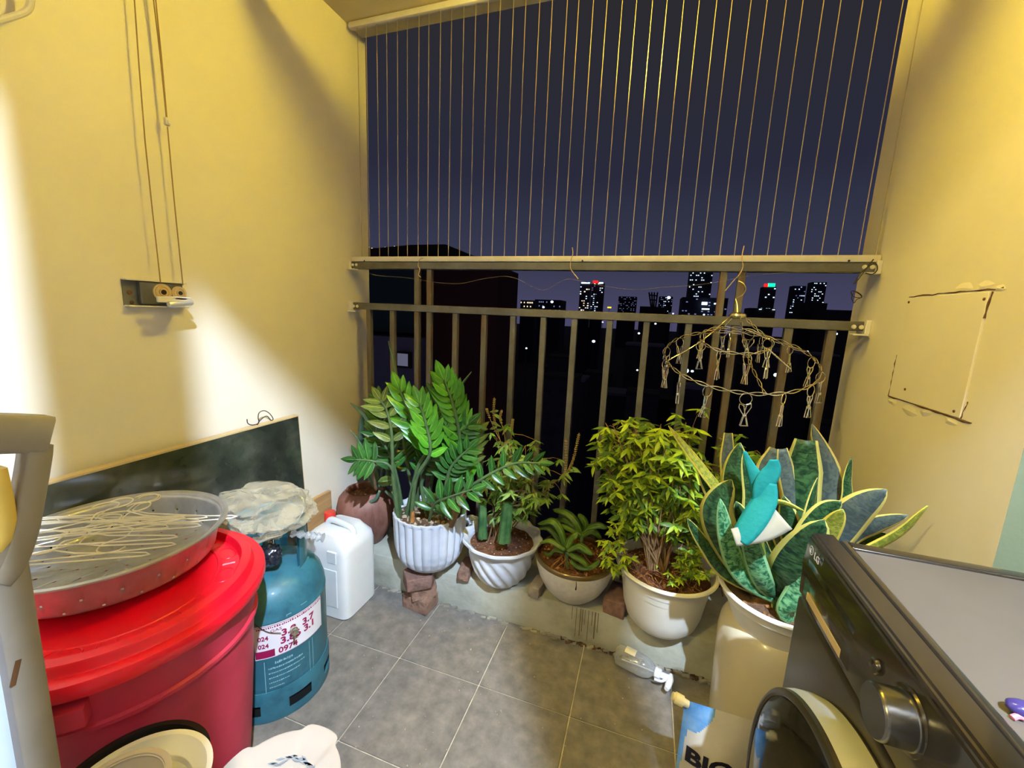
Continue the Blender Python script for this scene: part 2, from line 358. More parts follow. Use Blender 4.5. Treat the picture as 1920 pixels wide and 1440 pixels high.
# crumbled mortar fillet along the foot of the kerb
mb = MB()
for i in range(150):
    x = XL+.02+rnd.random()*1.95; mb.box((x, 1.362+rnd.uniform(-.012, .004)+(.0 if x > -.6 else .0), .003), [rnd.uniform(.006, .03), rnd.uniform(.003, .012), rnd.uniform(.003, .009)], rot=Matrix.Rotation(rnd.random()*.6, 3, 'Z'))
o = obj('mortar_crumbs', mb, M['curbtop']); o['kind'] = 'stuff'; tag(o, 'crumbled pale mortar along the foot of the concrete kerb', 'rubble')
mb = MB()
for i in range(90):
    x, y = rnd.uniform(-.85, .15), rnd.uniform(.75, 1.34); s = rnd.choice([.002, .003, .004, .006]) if y > 1.1 else .003
    mb.box((x, y, .0015), (s, s*.7, .0025), rot=Matrix.Rotation(rnd.random()*3, 3, 'Z'))
o = obj('grit', mb, M['pebble']); o['kind'] = 'stuff'; tag(o, 'scattered pale grit lying on the floor tiles', 'grit')

def panel(name, a, b, m, **k): return struct(name, MB().b2(a, b), m, **k)
YE = 1.705
panel('wall_left', (XL-.12, -.15, -.06), (XL, YE+.015, ZC+.1), M['wall'])
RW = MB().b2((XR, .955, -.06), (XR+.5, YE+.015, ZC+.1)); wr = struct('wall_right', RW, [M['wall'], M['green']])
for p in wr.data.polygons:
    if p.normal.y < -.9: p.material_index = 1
panel('wall_side', (1.05, -.15, -.06), (1.17, .955, ZC+.1), M['wall'])
panel('ceiling', (XL-.12, -.15, ZC), (1.17, YE-.005, ZC+.12), M['ceil'])
# rear wall with the kitchen doorway behind the camera, its posts and lintel
rw = MB(); rw.b2((XL, -.15, -.06), (-.8, -.11, ZC+.1)); rw.b2((.78, -.15, -.06), (1.05, -.11, ZC+.1)); rw.b2((-.8, -.15, 2.346), (.78, -.11, ZC+.4))
struct('wall_rear', rw, M['wall'])
d1 = struct('door_1', MB().b2((-.105, -.09, 0), (.022, -.05, 2.346), .003).b2((.367, -.09, 0), (.45, -.05, 2.346), .003).b2((-.8, -.149, 2.325), (.78, -.135, 2.346), .003), M['alu'])
kt = MB(); kt.b2((-2.1, -2.9, -.06), (2.1, -.15, 0)); kt.b2((-2.1, -2.9, 2.9), (2.1, -.05, 3.0)); kt.b2((-2.1, -3, 0), (2.1, -2.9, 2.95)); kt.b2((-2.2, -3, 0), (-2.1, -.1, 2.95)); kt.b2((2.1, -3, 0), (2.2, -.1, 2.95))
kt.b2((-2.1, -.15, 0), (XL, -.1, 2.95)); kt.b2((1.05, -.15, 0), (2.1, -.1, 2.95)); kt.b2((XL, -.15, 2.48), (1.05, -.11, 2.95))
struct('wall_kitchen', kt, M['white_wall'])

# fixtures on the ceiling just above the frame
t = thing('ceiling_lamp', (-.1, 1.03, ZC), 'small round balcony ceiling lamp above the clothes airer', 'lamp')
obj('base_plate', MB().lathe([(0, -.018), (.06, -.018), (.066, -.01), (.066, 0)], (-.1, 1.03, ZC), 32), M['alu'], t)
obj('bulb', MB().lathe([(.0, -.07), (.008, -.068), (.012, -.06), (.0125, -.045), (.012, -.018)], (-.1, 1.03, ZC), 24), glow('bulb_glow', col(255, 214, 130), 6), t)
t = thing('clothes_airer', (-.3, 1.12, 2.3), 'ceiling mounted clothes airer beam above the balcony', 'clothes airer')
obj('beam', MB().b2((-1.18, 1.065, 2.205), (.56, 1.15, 2.222), .004), M['alu'], t)
for x in (-1.1, .48): obj('bracket', MB().b2((x-.015, 1.09, 2.222), (x+.015, 1.125, ZC), .003), M['alu'], t)

# ---------------------------------------------------------------- hanging wire in the top left corner, access panel
P = [atx(-8, 40, -1.28), atx(18, 33, -1.28), atx(42, 25, -1.28), atx(53, 17, -1.28), atx(57, 6, -1.28), atx(58, -14, -1.28)]
tag(obj('wall_pipe', MB().tube(spline(P, 5), .006, 10), M['alu'], origin=P[0]), 'thin bent pipe high in the top left corner of the wall', 'pipe')
def rw_(u, v, d=.0): return atx(u, v, XR-d)
A, B_, C_, D_ = rw_(1706, 558), rw_(1859, 546), rw_(1800, 783), rw_(1673, 745)
ap = thing('access_panel', (A+B_+C_+D_)/4, 'square access cover painted over on the yellow right wall', 'access panel')
y0, y1, z0, z1 = .97*0+min(B_.y, C_.y), max(A.y, D_.y), (D_.z+C_.z)/2, (A.z+B_.z)/2
obj('cover', MB().b2((XR-.0035, y0, z0), (XR+.01, y1, z1), .0015), M['wall'], ap)
mb = MB()
def crack(P, w=.0016):
    P = [Vector((XR-.0012, p.y, p.z)) for p in P]
    mb.tube(P, [w*rnd.uniform(.5, 1.5) for _ in P], 5)
def jag(a, b, n, j): return [a.lerp(b, i/n)+Vector((0, rnd.uniform(-j, j), rnd.uniform(-j, j))) for i in range(n+1)]
c = lambda y, z: Vector((XR, y, z))
crack(jag(c(y1+.002, z0), c(y0-.03, z0-.002), 14, .0012), .002); crack(jag(c(y1, z1+.002), c(y0-.03, z1+.004), 16, .002), .0012)
crack(jag(c(y1+.003, z0), c(y1+.001, z0+.115), 9, .0015), .0022); crack(jag(c(y1, z1), c(y1, z1-.04), 4, .001), .0012); crack(jag(c(y0-.004, z1), c(y0, z1-.055), 5, .002), .002)
crack(jag(c(y0, z0), c(y0-.008, z0+.04), 5, .002), .001)
obj('crack', mb, M['stain'], ap)
mb = MB()
for (yy, zz, s) in [(y1-.02, z0-.012, .03), (y1-.1, z0-.02, .04), (y1-.16, z0-.012, .03), (y0+.03, z0-.012, .03), (y0+.08, z1+.012, .035), (y0+.02, z1+.01, .03), (y0-.02, z1+.004, .02)]:
    k = 9; ctr = Vector((XR-.004, yy, zz)); ring = [Vector((XR-.0002, yy+s*math.cos(a)*rnd.uniform(.6, 1), zz+s*.45*math.sin(a)*rnd.uniform(.6, 1))) for a in [2*PI*i/k for i in range(k)]]
    mb.pts([ctr]+ring, [[0, 1+i, 1+(i+1) % k] for i in range(k)])
o = obj('flaking_paint', mb, M['wall'], ap, angle=10); o['kind'] = 'stuff'
mb = MB()
for yy, zz in ((y1-.008, z1-.012), (y0+.008, z1-.016), (y0+.02, z0+.012), (y1-.07, z0+.03)): mb.lathe([(0, .003), (.003, .002), (.0035, 0)], (XR-.003, yy, zz), 10, Matrix.Rotation(-PI/2, 4, 'Y'))
obj('screw', mb, M['stain'], ap)

# ================================================================ railing
YR = 1.6
rl = thing('railing', (-.34, YR, CZ), 'grey steel balcony railing of square bars with two cross rails', 'railing')
xl, xr = XL, XR
obj('top_rail', MB().b2((xl+.012, YR-.02, 1.371), (xr-.012, YR+.02, 1.40), .002), M['rail'], rl)
obj('middle_rail', MB().b2((xl+.012, YR-.016, 1.191), (xr-.012, YR+.016, 1.221), .002), M['rail'], rl)
bars = []
for u, v in [(693, 587), (737, 588), (783, 587), (806, 587), (855, 590), (909, 592), (963, 595), (1020, 598), (1078, 600), (1144, 602), (1213, 604), (1292, 606), (1345, 608), (1378, 612), (1478, 619), (1558, 624)]:
    bars.append(aty(u, v, YR).x)
tall = {2, 3, 12, 13}
for i, x in enumerate(bars):
    w = .0125 if i < 14 else .0135
    obj('bar', MB().b2((x-w*.9, YR-.011, CZ-.01), (x+w*.9, YR+.011, 1.371 if i in tall else 1.191), .0015), M['bar'] if i < 6 or i > 11 else M['rail'], rl)
for x in (xl, xr):
    s = 1 if x < 0 else -1
    for z0, z1 in ((1.372, 1.402), (1.186, 1.222)):
        mb = MB().b2((x, YR-.03, z0-.004), (x+s*.014, YR+.03, z1+.004), .002)
        mb.b2((x+s*.008, YR-.045, z0-.008), (x+s*.05, YR-.02, z0-.003), .001)
        obj('bracket', mb, M['alu'], rl)
        mb = MB()
        for dx in (.022, .042): mb.lathe([(0, .006), (.005, .005), (.007, 0)], (x+s*dx, YR-.022, (z0+z1)/2), 12, Matrix.Rotation(PI/2, 4, 'X'))
        obj('bolt', mb, M['alu'], rl)
# ================================================================ invisible safety net: tracks and taut wires
sn = thing('safety_net', (-.34, YR, 1.41), 'vertical taut steel safety wires strung from rail to ceiling', 'safety net')
obj('lower_track', MB().b2((XL+.014, YR-.022, 1.402), (XR-.004, YR-.001, 1.423), .003, 2), M['alu'], sn)
obj('upper_track', MB().b2((XL+.016, YR-.013, 2.336), (XR, YR+.013, 2.362), .008, 2), M['alu'], sn)
mb = MB()
for u in (683, 1092, 1592): p = aty(u, 489, YR-.0225); mb.lathe([(0, .002), (.003, .0015), (.0035, 0)], (p.x, YR-.022, p.z), 12, Matrix.Rotation(PI/2, 4, 'X'))
obj('screw', mb, M['darkwire'], sn)
wu = [693.8, 712.5, 729, 747.5, 765, 785, 803, 823, 842, 863, 882.5, 904, 924.5, 947.5, 969, 992.5, 1014.5, 1039, 1059.5]
wx = [aty(u, 440, YR).x for u in wu]
d = (wx[-1]-wx[0])/(len(wx)-1); x = wx[-1]
while x < XR-.04: x += d; wx.append(x+(.002 if len(wx) % 2 else -.002))
wx.insert(0, aty(679, 440, YR).x)
for x in wx:
    obj('wire', MB().tube([(x, YR-.004, 1.415), (x+rnd.uniform(-.0015, .0015), YR-.004, 2.345)], .0014, 5, cap=False), M['wire'], sn)
# ties, loose cable and thin line on the rail
def curve_thing(name, pts, r, m, label, cat, n=6, k=6, **kw):
    return tag(obj(name, MB().tube(spline(pts, n), r, k), m, origin=pts[0]), label, cat, **kw)
def tie(us, label):
    P = [aty(u, v, YR-.026-.002*(i % 2)) for i, (u, v) in enumerate(us)]
    return curve_thing('twine_tie', P, .0016, M['twine'], label, 'twine')
tie([(793, 484), (786, 488), (784, 498), (787, 505), (785, 515), (789, 520)], 'pale twine tied round the top rail at its left end')
tie([(1073, 464), (1074, 476), (1070, 490), (1070, 503), (1076, 513), (1084, 523), (1078, 515)], 'pale twine tie sticking up from the middle of the top rail')
tie([(1395, 461), (1391, 482), (1393, 500), (1386, 515), (1375, 527), (1360, 545)], 'pale twine tie on the rail above the clip hanger')
P = [aty(u, v, YR-.03) for u, v in [(692, 512), (710, 517), (745, 519), (778, 523), (815, 529), (860, 532), (905, 523), (945, 518), (970, 523), (995, 536), (1015, 544), (1030, 540), (1060, 524), (1085, 526), (1120, 534), (1165, 541), (1200, 543), (1240, 539), (1300, 535), (1350, 528), (1400, 518), (1460, 512), (1530, 510), (1600, 512)]]
curve_thing('thin_line', P, .0006, M['thinline'], 'thin slack line sagging along under the top rail', 'line', n=4)
P = [aty(u, v, YR-.05) for u, v in [(1638, 486), (1630, 496), (1618, 512), (1606, 528), (1602, 530), (1618, 508), (1640, 494), (1645, 505), (1636, 514), (1622, 512)]]
curve_thing('cable', P, .0016, M['darkwire'], 'dark cable looped over the right end of the top rail', 'cable')
P = [aty(u, v, YR-.04) for u, v in [(1600, 545), (1612, 552), (1615, 558), (1600, 556), (1596, 546), (1608, 548), (1616, 556), (1606, 562), (1601, 568), (1597, 556), (1604, 545)]]
curve_thing('cable_coil', P, .0012, M['darkwire'], 'small black coil of cable hanging between the two rails at right', 'cable')

# ================================================================ outside: the city at night
struct('ground', MB().b2((-900, 1.9, -61), (900, 2500, -60)), M['city'])
YN = 9.0
nb = thing('neighbour_house', aty(830, 640, YN), 'dark neighbouring house with hipped roof beyond the left of the railing', 'house')
pr = aty(970, 560, YN+1.5); pl = aty(600, 560, YN); zt = aty(955, 500, YN).z
obj('wall', MB().b2((pl.x-4, YN, -60), (pr.x, YN+1.5, zt)), M['maroonwall'], nb)
ap1, ap2 = aty(770, 459, YN+.75), aty(835, 458, YN+.75)
mb = MB(); ex = .15
V = [(pl.x-4-ex, YN-ex, zt), (pr.x, YN-ex, zt), (pr.x, YN+1.5, zt), (pl.x-4-ex, YN+1.5, zt), (ap1.x, YN+.75, ap1.z), (ap2.x, YN+.75, ap2.z)]
mb.pts([Vector(p) for p in V], [[0, 1, 5, 4], [1, 2, 5], [2, 3, 4, 5], [3, 0, 4], [0, 3, 2, 1]], smooth=False)
obj('roof', mb, M['nroof'], nb)
a, b = aty(700, 500, YN-.3), aty(778, 625, YN-.3)
obj('awning', MB().b2((a.x-1.5, YN-.35, b.z), (b.x, YN-.001, a.z)), M['tealwall'], nb)
a, b = aty(716, 628, YN-.2), aty(802, 700, YN-.2)
obj('annex', MB().b2((a.x-1.5, YN-.6, b.z-6), (b.x, YN-.001, a.z)), M['greywall'], nb)
a, b = aty(749, 661, YN-.6), aty(771, 688, YN-.6)
w = obj('window', MB().b2((a.x-.02, YN-.68, b.z-.03), (b.x+.03, YN-.6, a.z+.03)), M['nroof'], nb)
obj('pane', MB().b2((a.x, YN-.69, b.z+.02), (b.x-.04, YN-.68, a.z-.01)), M['g_pane'], w)
def tower(u0, u1, v0, Y, label, n, mats=('g_white',), density=.5, cat='building', rows=None, wz=None, base=None, seed=1, mainmat='tower', wsz=.27):
    R = random.Random(seed); p0, p1 = aty(u0, v0, Y), aty(u1, v0, Y); um = (u0+u1)/2
    top = aty(um, v0, Y).z; bot = -60
    t = thing('tower_block' if cat == 'tower' else 'city_building', ((p0.x+p1.x)/2, Y, bot), label, cat)
    obj('block', MB().b2((p0.x, Y, bot), (p1.x, Y+abs(p1.x-p0.x), top)), M[mainmat], t)
    zb = aty(um, 592, Y).z; nx, nz = n; dx, dz = (p1.x-p0.x)/nx, (top-zb)/nz
    for mi, mn in enumerate(mats):
        mb = MB(); k = 0
        for i in range(nx):
            for j in range(nz):
                if R.random() < .75*density/len(mats):
                    x, z = p0.x+dx*(i+.5), top-dz*(j+.6); mb.b2((x-dx*wsz, Y-.4, z-dz*wsz*.6), (x+dx*wsz, Y-.001, z+dz*wsz*.6)); k += 1
        if k: o = obj('lit_windows', mb, M[mn], t); o['kind'] = 'stuff'
        else: mb.bm.free()
    return t, p0, p1, top
def sign(t, u0, u1, v0, v1, Y, m, name='sign'):
    a, b = aty(u0, v0, Y-1), aty(u1, v1, Y-1)
    obj(name, MB().b2((a.x, Y-1.2, b.z), (b.x, Y-.6, a.z), .1), M[m], t)
YC = 420
t, *_ = tower(1088, 1107, 531, YC, 'lit high-rise, left one of the twin towers under the red sign', (5, 14), ('g_white', 'g_warm'), .45, 'tower', seed=4); sign(t, 1090, 1106, 529, 532, YC, 'g_white')
t, *_ = tower(1110, 1132, 530, YC+6, 'lit high-rise crowned by a red sign beyond the railing', (6, 16), ('g_white', 'g_dim'), .45, 'tower', seed=5); sign(t, 1112, 1121, 526, 531, YC, 'g_red'); sign(t, 1123, 1131, 529, 532, YC, 'g_white')
tower(1160, 1194, 556, 900, 'faint wide pair of distant flats right of the red topped towers', (14, 12), ('g_dim',), .4, 'tower', seed=6)
tower(1236, 1262, 556, 950, 'faint hazy distant block left of the dark office tower', (9, 10), ('g_dim', 'g_white'), .35, 'tower', seed=7)
tower(1295, 1338, 505, 300, 'tall dark tower with scattered cool lit windows behind the office block', (12, 20), ('g_white',), .3, 'tower', seed=8)
t, *_ = tower(1280, 1366, 558, 240, 'low wide office block in front of the tall dark tower', (14, 6), ('g_dim',), .16, 'building', seed=9); sign(t, 1316, 1326, 566, 572, 239, 'g_white', 'lit_window'); sign(t, 1316, 1330, 578, 581, 239, 'g_white', 'lit_window'); sign(t, 1339, 1343, 568, 571, 239, 'g_white', 'lit_window')
t, *_ = tower(1431, 1456, 538, YC, 'slim tower topped by a red and green glowing sign', (5, 10), ('g_white',), .22, 'tower', seed=10); sign(t, 1433, 1440, 532, 538, YC, 'g_red'); sign(t, 1440, 1453, 531, 538, YC, 'g_green')
tower(1487, 1512, 536, 520, 'high-rise flats left of the pair near the right wall', (7, 14), ('g_white', 'g_dim'), .42, 'tower', seed=11)
tower(1523, 1551, 529, 560, 'taller high-rise flats right of the pair near the right wall', (8, 16), ('g_white',), .3, 'tower', seed=12)
tower(1502, 1552, 568, 130, 'black flat roofed building below the pair of high-rises', (6, 4), ('g_dim',), .0, 'building', seed=13, mainmat='concrete')
tower(1550, 1640, 582, 120, 'long black roofline against the right wall', (6, 4), ('g_dim',), .0, 'building', seed=14, mainmat='concrete')
tower(1405, 1455, 578, 150, 'low dark building under the red and green sign tower', (6, 4), ('g_white',), .1, 'building', seed=16, mainmat='concrete')
tower(1200, 1252, 575, 200, 'low dark building carrying a lattice mast', (6, 4), ('g_dim',), .0, 'building', seed=15, mainmat='concrete')
t = thing('radio_mast', aty(1226, 575, 200), 'dark flared lattice mast on a low roof', 'mast')
mb = MB()
for u in (1217, 1222, 1227, 1233): mb.tube([aty((u+1225)/2, 577, 200), aty(u, 548, 200)], .35, 5)
mb.tube([aty(1217, 553, 200), aty(1233, 555, 200)], .3, 5); mb.tube([aty(1219, 562, 200), aty(1231, 563, 200)], .3, 5); obj('lattice', mb, M['concrete'], t)
t, *_ = tower(976, 1003, 563, 500, 'brightly floodlit low building at the left edge of the skyline', (9, 4), ('g_warm',), .6, 'building', seed=18)
tower(1003, 1052, 562, 700, 'hazy low block beside the floodlit building', (14, 4), ('g_dim',), .35, 'building', seed=19)
# dark low houses below the horizon
R = random.Random(9); placed = []
for i in range(300):
    Y = R.uniform(35, 110); u = R.uniform(1000, 1560); v = R.uniform(625, 800)
    p = aty(u, v, Y); s = Y*R.uniform(.05, .09)
    if p.z > .4 or any(abs(p.x-a)+0 < (s+c)*.62 and abs(Y+s/2-b) < (s+c)*.62 for a, b, c in placed): continue
    placed.append((p.x, Y+s/2, s))
    t = thing('low_house', (p.x, Y, -60), 'unlit low house in the dark city below the railing', 'house', 'dark houses below the railing')
    obj('wall', MB().b2((p.x-s/2, Y, -60), (p.x+s/2, Y+s, p.z)), M['concrete'], t)
    obj('roof', MB().box((p.x, Y+s/2, p.z+.15), (s*1.04, s*1.04, .3)), M['nroof'] if i % 2 else M['greywall'], t)
    if len(placed) > 16: break
lamps = [(1023, 607, 110, .55), (1113, 640, 60, .5), (987, 653, 50, .28), (1130, 604, 150, .6), (1198, 625, 90, .5), (1229, 607, 140, .7), (1286, 695, 40, .55), (1298, 696, 45, .3), (1455, 703, 50, .5), (1568, 626, 90, .5), (1514, 659, 80, .35), (1195, 694, 60, .3), (1035, 566, 520, 4), (1254, 558, 560, 4.5), (1019, 576, 480, 3), (1262, 588, 300, 1.2), (1320, 590, 215, 1.0), (1275, 588, 300, .9)]
LL = {0: 'white street light just under the middle rail left of centre', 1: 'brightest street light low in the city left of the lime bush', 4: 'white street light with a dark pole left of the clip hanger', 6: 'cool white light seen through the clip hanger at left', 8: 'cool white light seen through the clip hanger at right', 9: 'white street light under the right end of the middle rail', 12: 'floodlight at the far left of the skyline', 13: 'bright floodlight above the skyline between the towers'}
for li, (u, v, Y, s) in enumerate(lamps):
    p = aty(u, v, Y)
    while any(abs(p.x-a) < c*.6 and abs(Y-b) < c*.6 for a, b, c in placed): Y += 3; s *= 1.03; p = aty(u, v, Y)
    t = thing('street_lamp', (p.x, Y, -60), LL.get(li, 'small white street light glowing faintly among the dark roofs'), 'street light', None if li in LL else 'faint street lights in the city')
    obj('pole', MB().tube([(p.x, Y, -60), (p.x, Y, p.z)], .06, 6), M['concrete'], t)
    obj('lamp_head', MB().lathe([(0, -s*.4), (s*.35, -s*.3), (s*.5, 0), (s*.35, s*.3), (0, s*.4)], p, 10), M['g_white'], t)
sg = thing('roof_sign', aty(1142, 577, 400), 'small yellow glowing sign near the horizon', 'sign')
a, b = aty(1139, 575, 400), aty(1146, 578, 400); obj('sign_box', MB().b2((a.x, 400, b.z), (b.x, 401, a.z)), M['g_yel'], sg); obj('post', MB().b2(((a.x+b.x)/2-.2, 400.2, -60), ((a.x+b.x)/2+.2, 400.8, b.z)), M['concrete'], sg)
R = random.Random(5); hl = thing('hillside_houses', aty(715, 470, 300), 'distant lit houses above the neighbouring roof at left', 'houses')
mb = MB()
for i in range(26):
    u = R.uniform(692, 775); p = aty(u, 466+R.uniform(-3, 6)-(u-692)*.03, 300); s = R.uniform(.3, .9); mb.box(p, (s*1.2, .5, s*.8))
o = obj('lit_windows', mb, M['g_warm'], hl); o['kind'] = 'stuff'
p0, p1 = aty(688, 465, 301), aty(790, 462, 301); obj('slope', MB().b2((p0.x, 301, -60), (p1.x, 320, p0.z)), M['concrete'], hl)

# ================================================================ objects on and by the left wall
RZ = lambda a: Matrix.Rotation(a, 4, 'Z')
# leaning dark stone top
ya, yb, zt = .12, 1.215, .774
t = thing('stone_panel', (-1.28, .7, 0), 'dark polished stone panel with tan edge leaning on the left wall', 'stone panel')
tilt = lambda x, y, z: (x+(zt-z)*.055, y, z)
def lean(a, b, bev=0):
    mb = MB().b2(a, b, bev)
    for v in mb.bm.verts: v.co.x += (zt-v.co.z)*.05
    return mb
obj('slab', lean((-1.298, ya, 0), (-1.276, yb, zt-.006)), M['granite'], t)
obj('edge_band', lean((-1.3, ya, zt-.006), (-1.274, yb+.002, zt), .001), M['edge'], t)
obj('edge_band', lean((-1.298, yb, 0), (-1.277, yb+.003, zt-.006)), M['edge'], t)
t = thing('wood_board', (-1.29, 1.25, 0), 'small light brown wooden board leaning on the wall beside the clay pot', 'board')
mb = MB().b2((-1.302, 1.02, 0), (-1.284, 1.385, .388), .002)
for v in mb.bm.verts: v.co.x += (.39-v.co.z)*.03
obj('plank', mb, M['wood'], t)
P = [atx(u, v, -1.285) for u, v in [(463, 786), (465, 794), (474, 797), (485, 793), (484, 783), (486, 774), (495, 770), (505, 775), (512, 785), (508, 788), (500, 780), (488, 788), (482, 797)]]
curve_thing('wire_scrap', P, .0016, M['darkwire'], 'scrap of bent black wire on top of the leaning stone panel', 'wire')

# airer crank box
ck = thing('airer_crank', (-1.30, .785, 1.21), 'small grey crank winder with two pulleys screwed to the left wall', 'crank winder')
mb = MB().b2((-1.32, .713, 1.178), (-1.317, .862, 1.247), .001).b2((-1.317, .745, 1.183), (-1.300, .852, 1.243), .003)
obj('housing', mb, M['rail'], ck)
mb = MB().b2((-1.3175, .713, 1.176), (-1.296, .862, 1.180), .001).b2((-1.3175, .713, 1.245), (-1.298, .862, 1.249), .001); obj('flange', mb, M['alu'], ck)
RYm = Matrix.Rotation(PI/2, 4, 'Y')
for y, r in ((.795, .023), (.838, .019)):
    p = obj('pulley', MB().lathe([(r, 0), (r, .004), (r*.8, .003), (r*.8, .006), (r*.66, .006), (r*.62, .003), (r*.4, .003), (r*.4, .008), (.004, .008)], (-1.3, y, 1.218), 28, RYm), M['edge'], ck)
    obj('hub', MB().lathe([(0, .009), (r*.3, .009), (r*.34, .004)], (-1.3, y, 1.218), 16, RYm), M['groove'], p)
obj('arm', MB().box((-1.272, .815, 1.203), (.05, .045, .01), .002).box((-1.252, .79, 1.198), (.01, .075, .016), .002), M['alu'], ck)
obj('handle', MB().tube([(-1.235, .768, 1.186), (-1.235, .778, 1.187), (-1.235, .825, 1.193), (-1.235, .829, 1.1935)], [.0075, .009, .009, .007], 14), M['silver'], ck)
obj('screw', MB().lathe([(0, .004), (.005, .003), (.006, 0)], (-1.317, .728, 1.213), 10, RYm).lathe([(0, .004), (.004, .003), (.005, 0)], (-1.317, .731, 1.187), 10, RYm), M['stain'], ck)
def wl(u, v, d): return atx(u, v, XL+d)
cord = lambda L, pts, d=.028: obj('cord', MB().tube(spline([wl(u, v, d) for u, v in pts], 2), .0017, 6), M['cordm'], ck)
cord('thin cord rising from the left pulley of the crank winder', [(301, 530), (272, 265), (252, 0), (248, -60)])
cord('thin cord rising from the right pulley up to a metal clamp', [(343, 535), (327, 380), (314, 238)])
cord('doubled airer cord above the metal clamp, left strand', [(312, 222), (301, 110), (288, 0), (282, -60)])
cord('doubled airer cord above the metal clamp, right strand', [(313, 222), (303, 110), (292, 0), (287, -60)])
a = wl(313, 228, .03); obj('cord_clamp', MB().box(a, (.012, .012, .02), .003, 2).box(a+Vector((.007, 0, -.002)), (.004, .006, .01), .001), M['alu'], ck)

# ---------------------------------------------------------------- red bin with lid
BC = Vector((-.985, .478, 0))
def ribs(i, a, r, z):
    k = (a*14/(2*PI)) % 1
    return (r + (.003 if (.44 < k < .5 and .05 < z < .50) else 0), z)
t = thing('plastic_bin', BC, 'big crimson plastic bin with bright red lid at the left', 'bin')
body = [(0, .004), (.175, .004), (.182, 0), (.186, .006), (.2, .18), (.212, .34), (.221, .485), (.229, .49), (.229, .497), (.223, .5), (.228, .565), (.232, .585)]
obj('body', MB().lathe(body, BC, 168, fn=ribs), M['red_body'], t)
for a in (-1.02, -1.02+PI):
    mb = MB(); seg = 14; V = []; Fc = []
    for i in range(seg+1):
        aa = a+(i/seg-.5)*.62
        for (r, z) in ((.222, .555), (.252, .556), (.253, .55), (.253, .523), (.226, .520)): V.append(BC+Vector((r*math.cos(aa), r*math.sin(aa), z)))
    for i in range(seg):
        for k in range(5): Fc.append([i*5+k, i*5+(k+1) % 5, (i+1)*5+(k+1) % 5, (i+1)*5+k])
    Fc += [[0, 1, 2, 3, 4], [seg*5+k for k in (4, 3, 2, 1, 0)]]
    mb.pts(V, Fc); obj('handle', mb, M['red_body'], t)
lid = [(.240, .572), (.247, .572), (.25, .580), (.2495, .594), (.247, .599), (.228, .601), (.2255, .604), (.2235, .616), (.221, .6195), (.204, .6215), (.201, .618), (.198, .6035), (.165, .6045), (.163, .6065), (.158, .6065), (.156, .6045), (0, .606)]
lo = obj('lid', MB().lathe(lid, BC, 160, fn=lambda i, a, r, z: (r+(rnd.uniform(-.0007, .0007) if i < 2 else 0), z)), M['red_lid'], t)
mb = MB()
for a in [2*PI*i/12+.1 for i in range(12)]:
    c0 = BC+Vector((.178*math.cos(a), .178*math.sin(a), .6045)); pts = [c0+Vector((.017*math.cos(q)*math.cos(a)-.026*math.sin(q)*math.sin(a), .017*math.cos(q)*math.sin(a)+.026*math.sin(q)*math.cos(a), 0)) for q in [2*PI*k/16 for k in range(16)]]
    mb.tube(pts, .0012, 5, True)
    b_ = a+.26; mb.tube([BC+Vector((r*math.cos(b_+dq), r*math.sin(b_+dq), .6045)) for r, dq in ((.166, -.02), (.19, -.02))], .001, 5); mb.tube([BC+Vector((r*math.cos(b_), r*math.sin(b_), .6045)) for r in (.166, .19)], .001, 5)
obj('embossing', mb, M['red_lid'], lo)

# ---------------------------------------------------------------- aluminium colander with real holes
CC = Vector((-1.063, .508, 0)); n = 252
prof = [(.002, .625)]+[(r, .625) for r in (.03, .035, .06, .065, .09, .095, .12, .125, .15, .155, .168)]+[(.174, .627), (.177, .632), (.178, .6365), (.182, .655), (.1828, .6595), (.187, .680), (.188, .6865), (.191, .694)]
def cskip(i, k):
    r0 = prof[i][0]; z0 = prof[i][1]
    if z0 < .6255 and 1 <= i <= 10 and i % 2 == 1:
        step = {1: 42, 3: 28, 5: 21, 7: 14, 9: 12}[i]; w = {1: 6, 3: 3, 5: 2, 7: 2, 9: 1}[i]
        return (k+i*3) % step < w
    if abs(z0-.632) < .001: return k % 12 < 1
    if abs(z0-.655) < .001: return (k+6) % 12 < 1
    if abs(z0-.680) < .001: return False
    return False
CM = Matrix.Rotation(0, 4, 'X')
t = thing('colander', CC+Vector((0, 0, .61)), 'wide shallow aluminium colander full of wire hangers on the red lid', 'colander')
o = obj('bowl', MB().lathe(prof, CC, n, skip=cskip), M['alumi'], t, fixn=False, angle=180)
sm = o.modifiers.new('thickness', 'SOLIDIFY'); sm.thickness = .0012
obj('rim', MB().lathe([(.190, .692), (.193, .6985), (.2, .702), (.205, .700), (.2055, .697), (.2, .6975), (.194, .6955), (.191, .691)], CC, 120), M['alumi'], t)
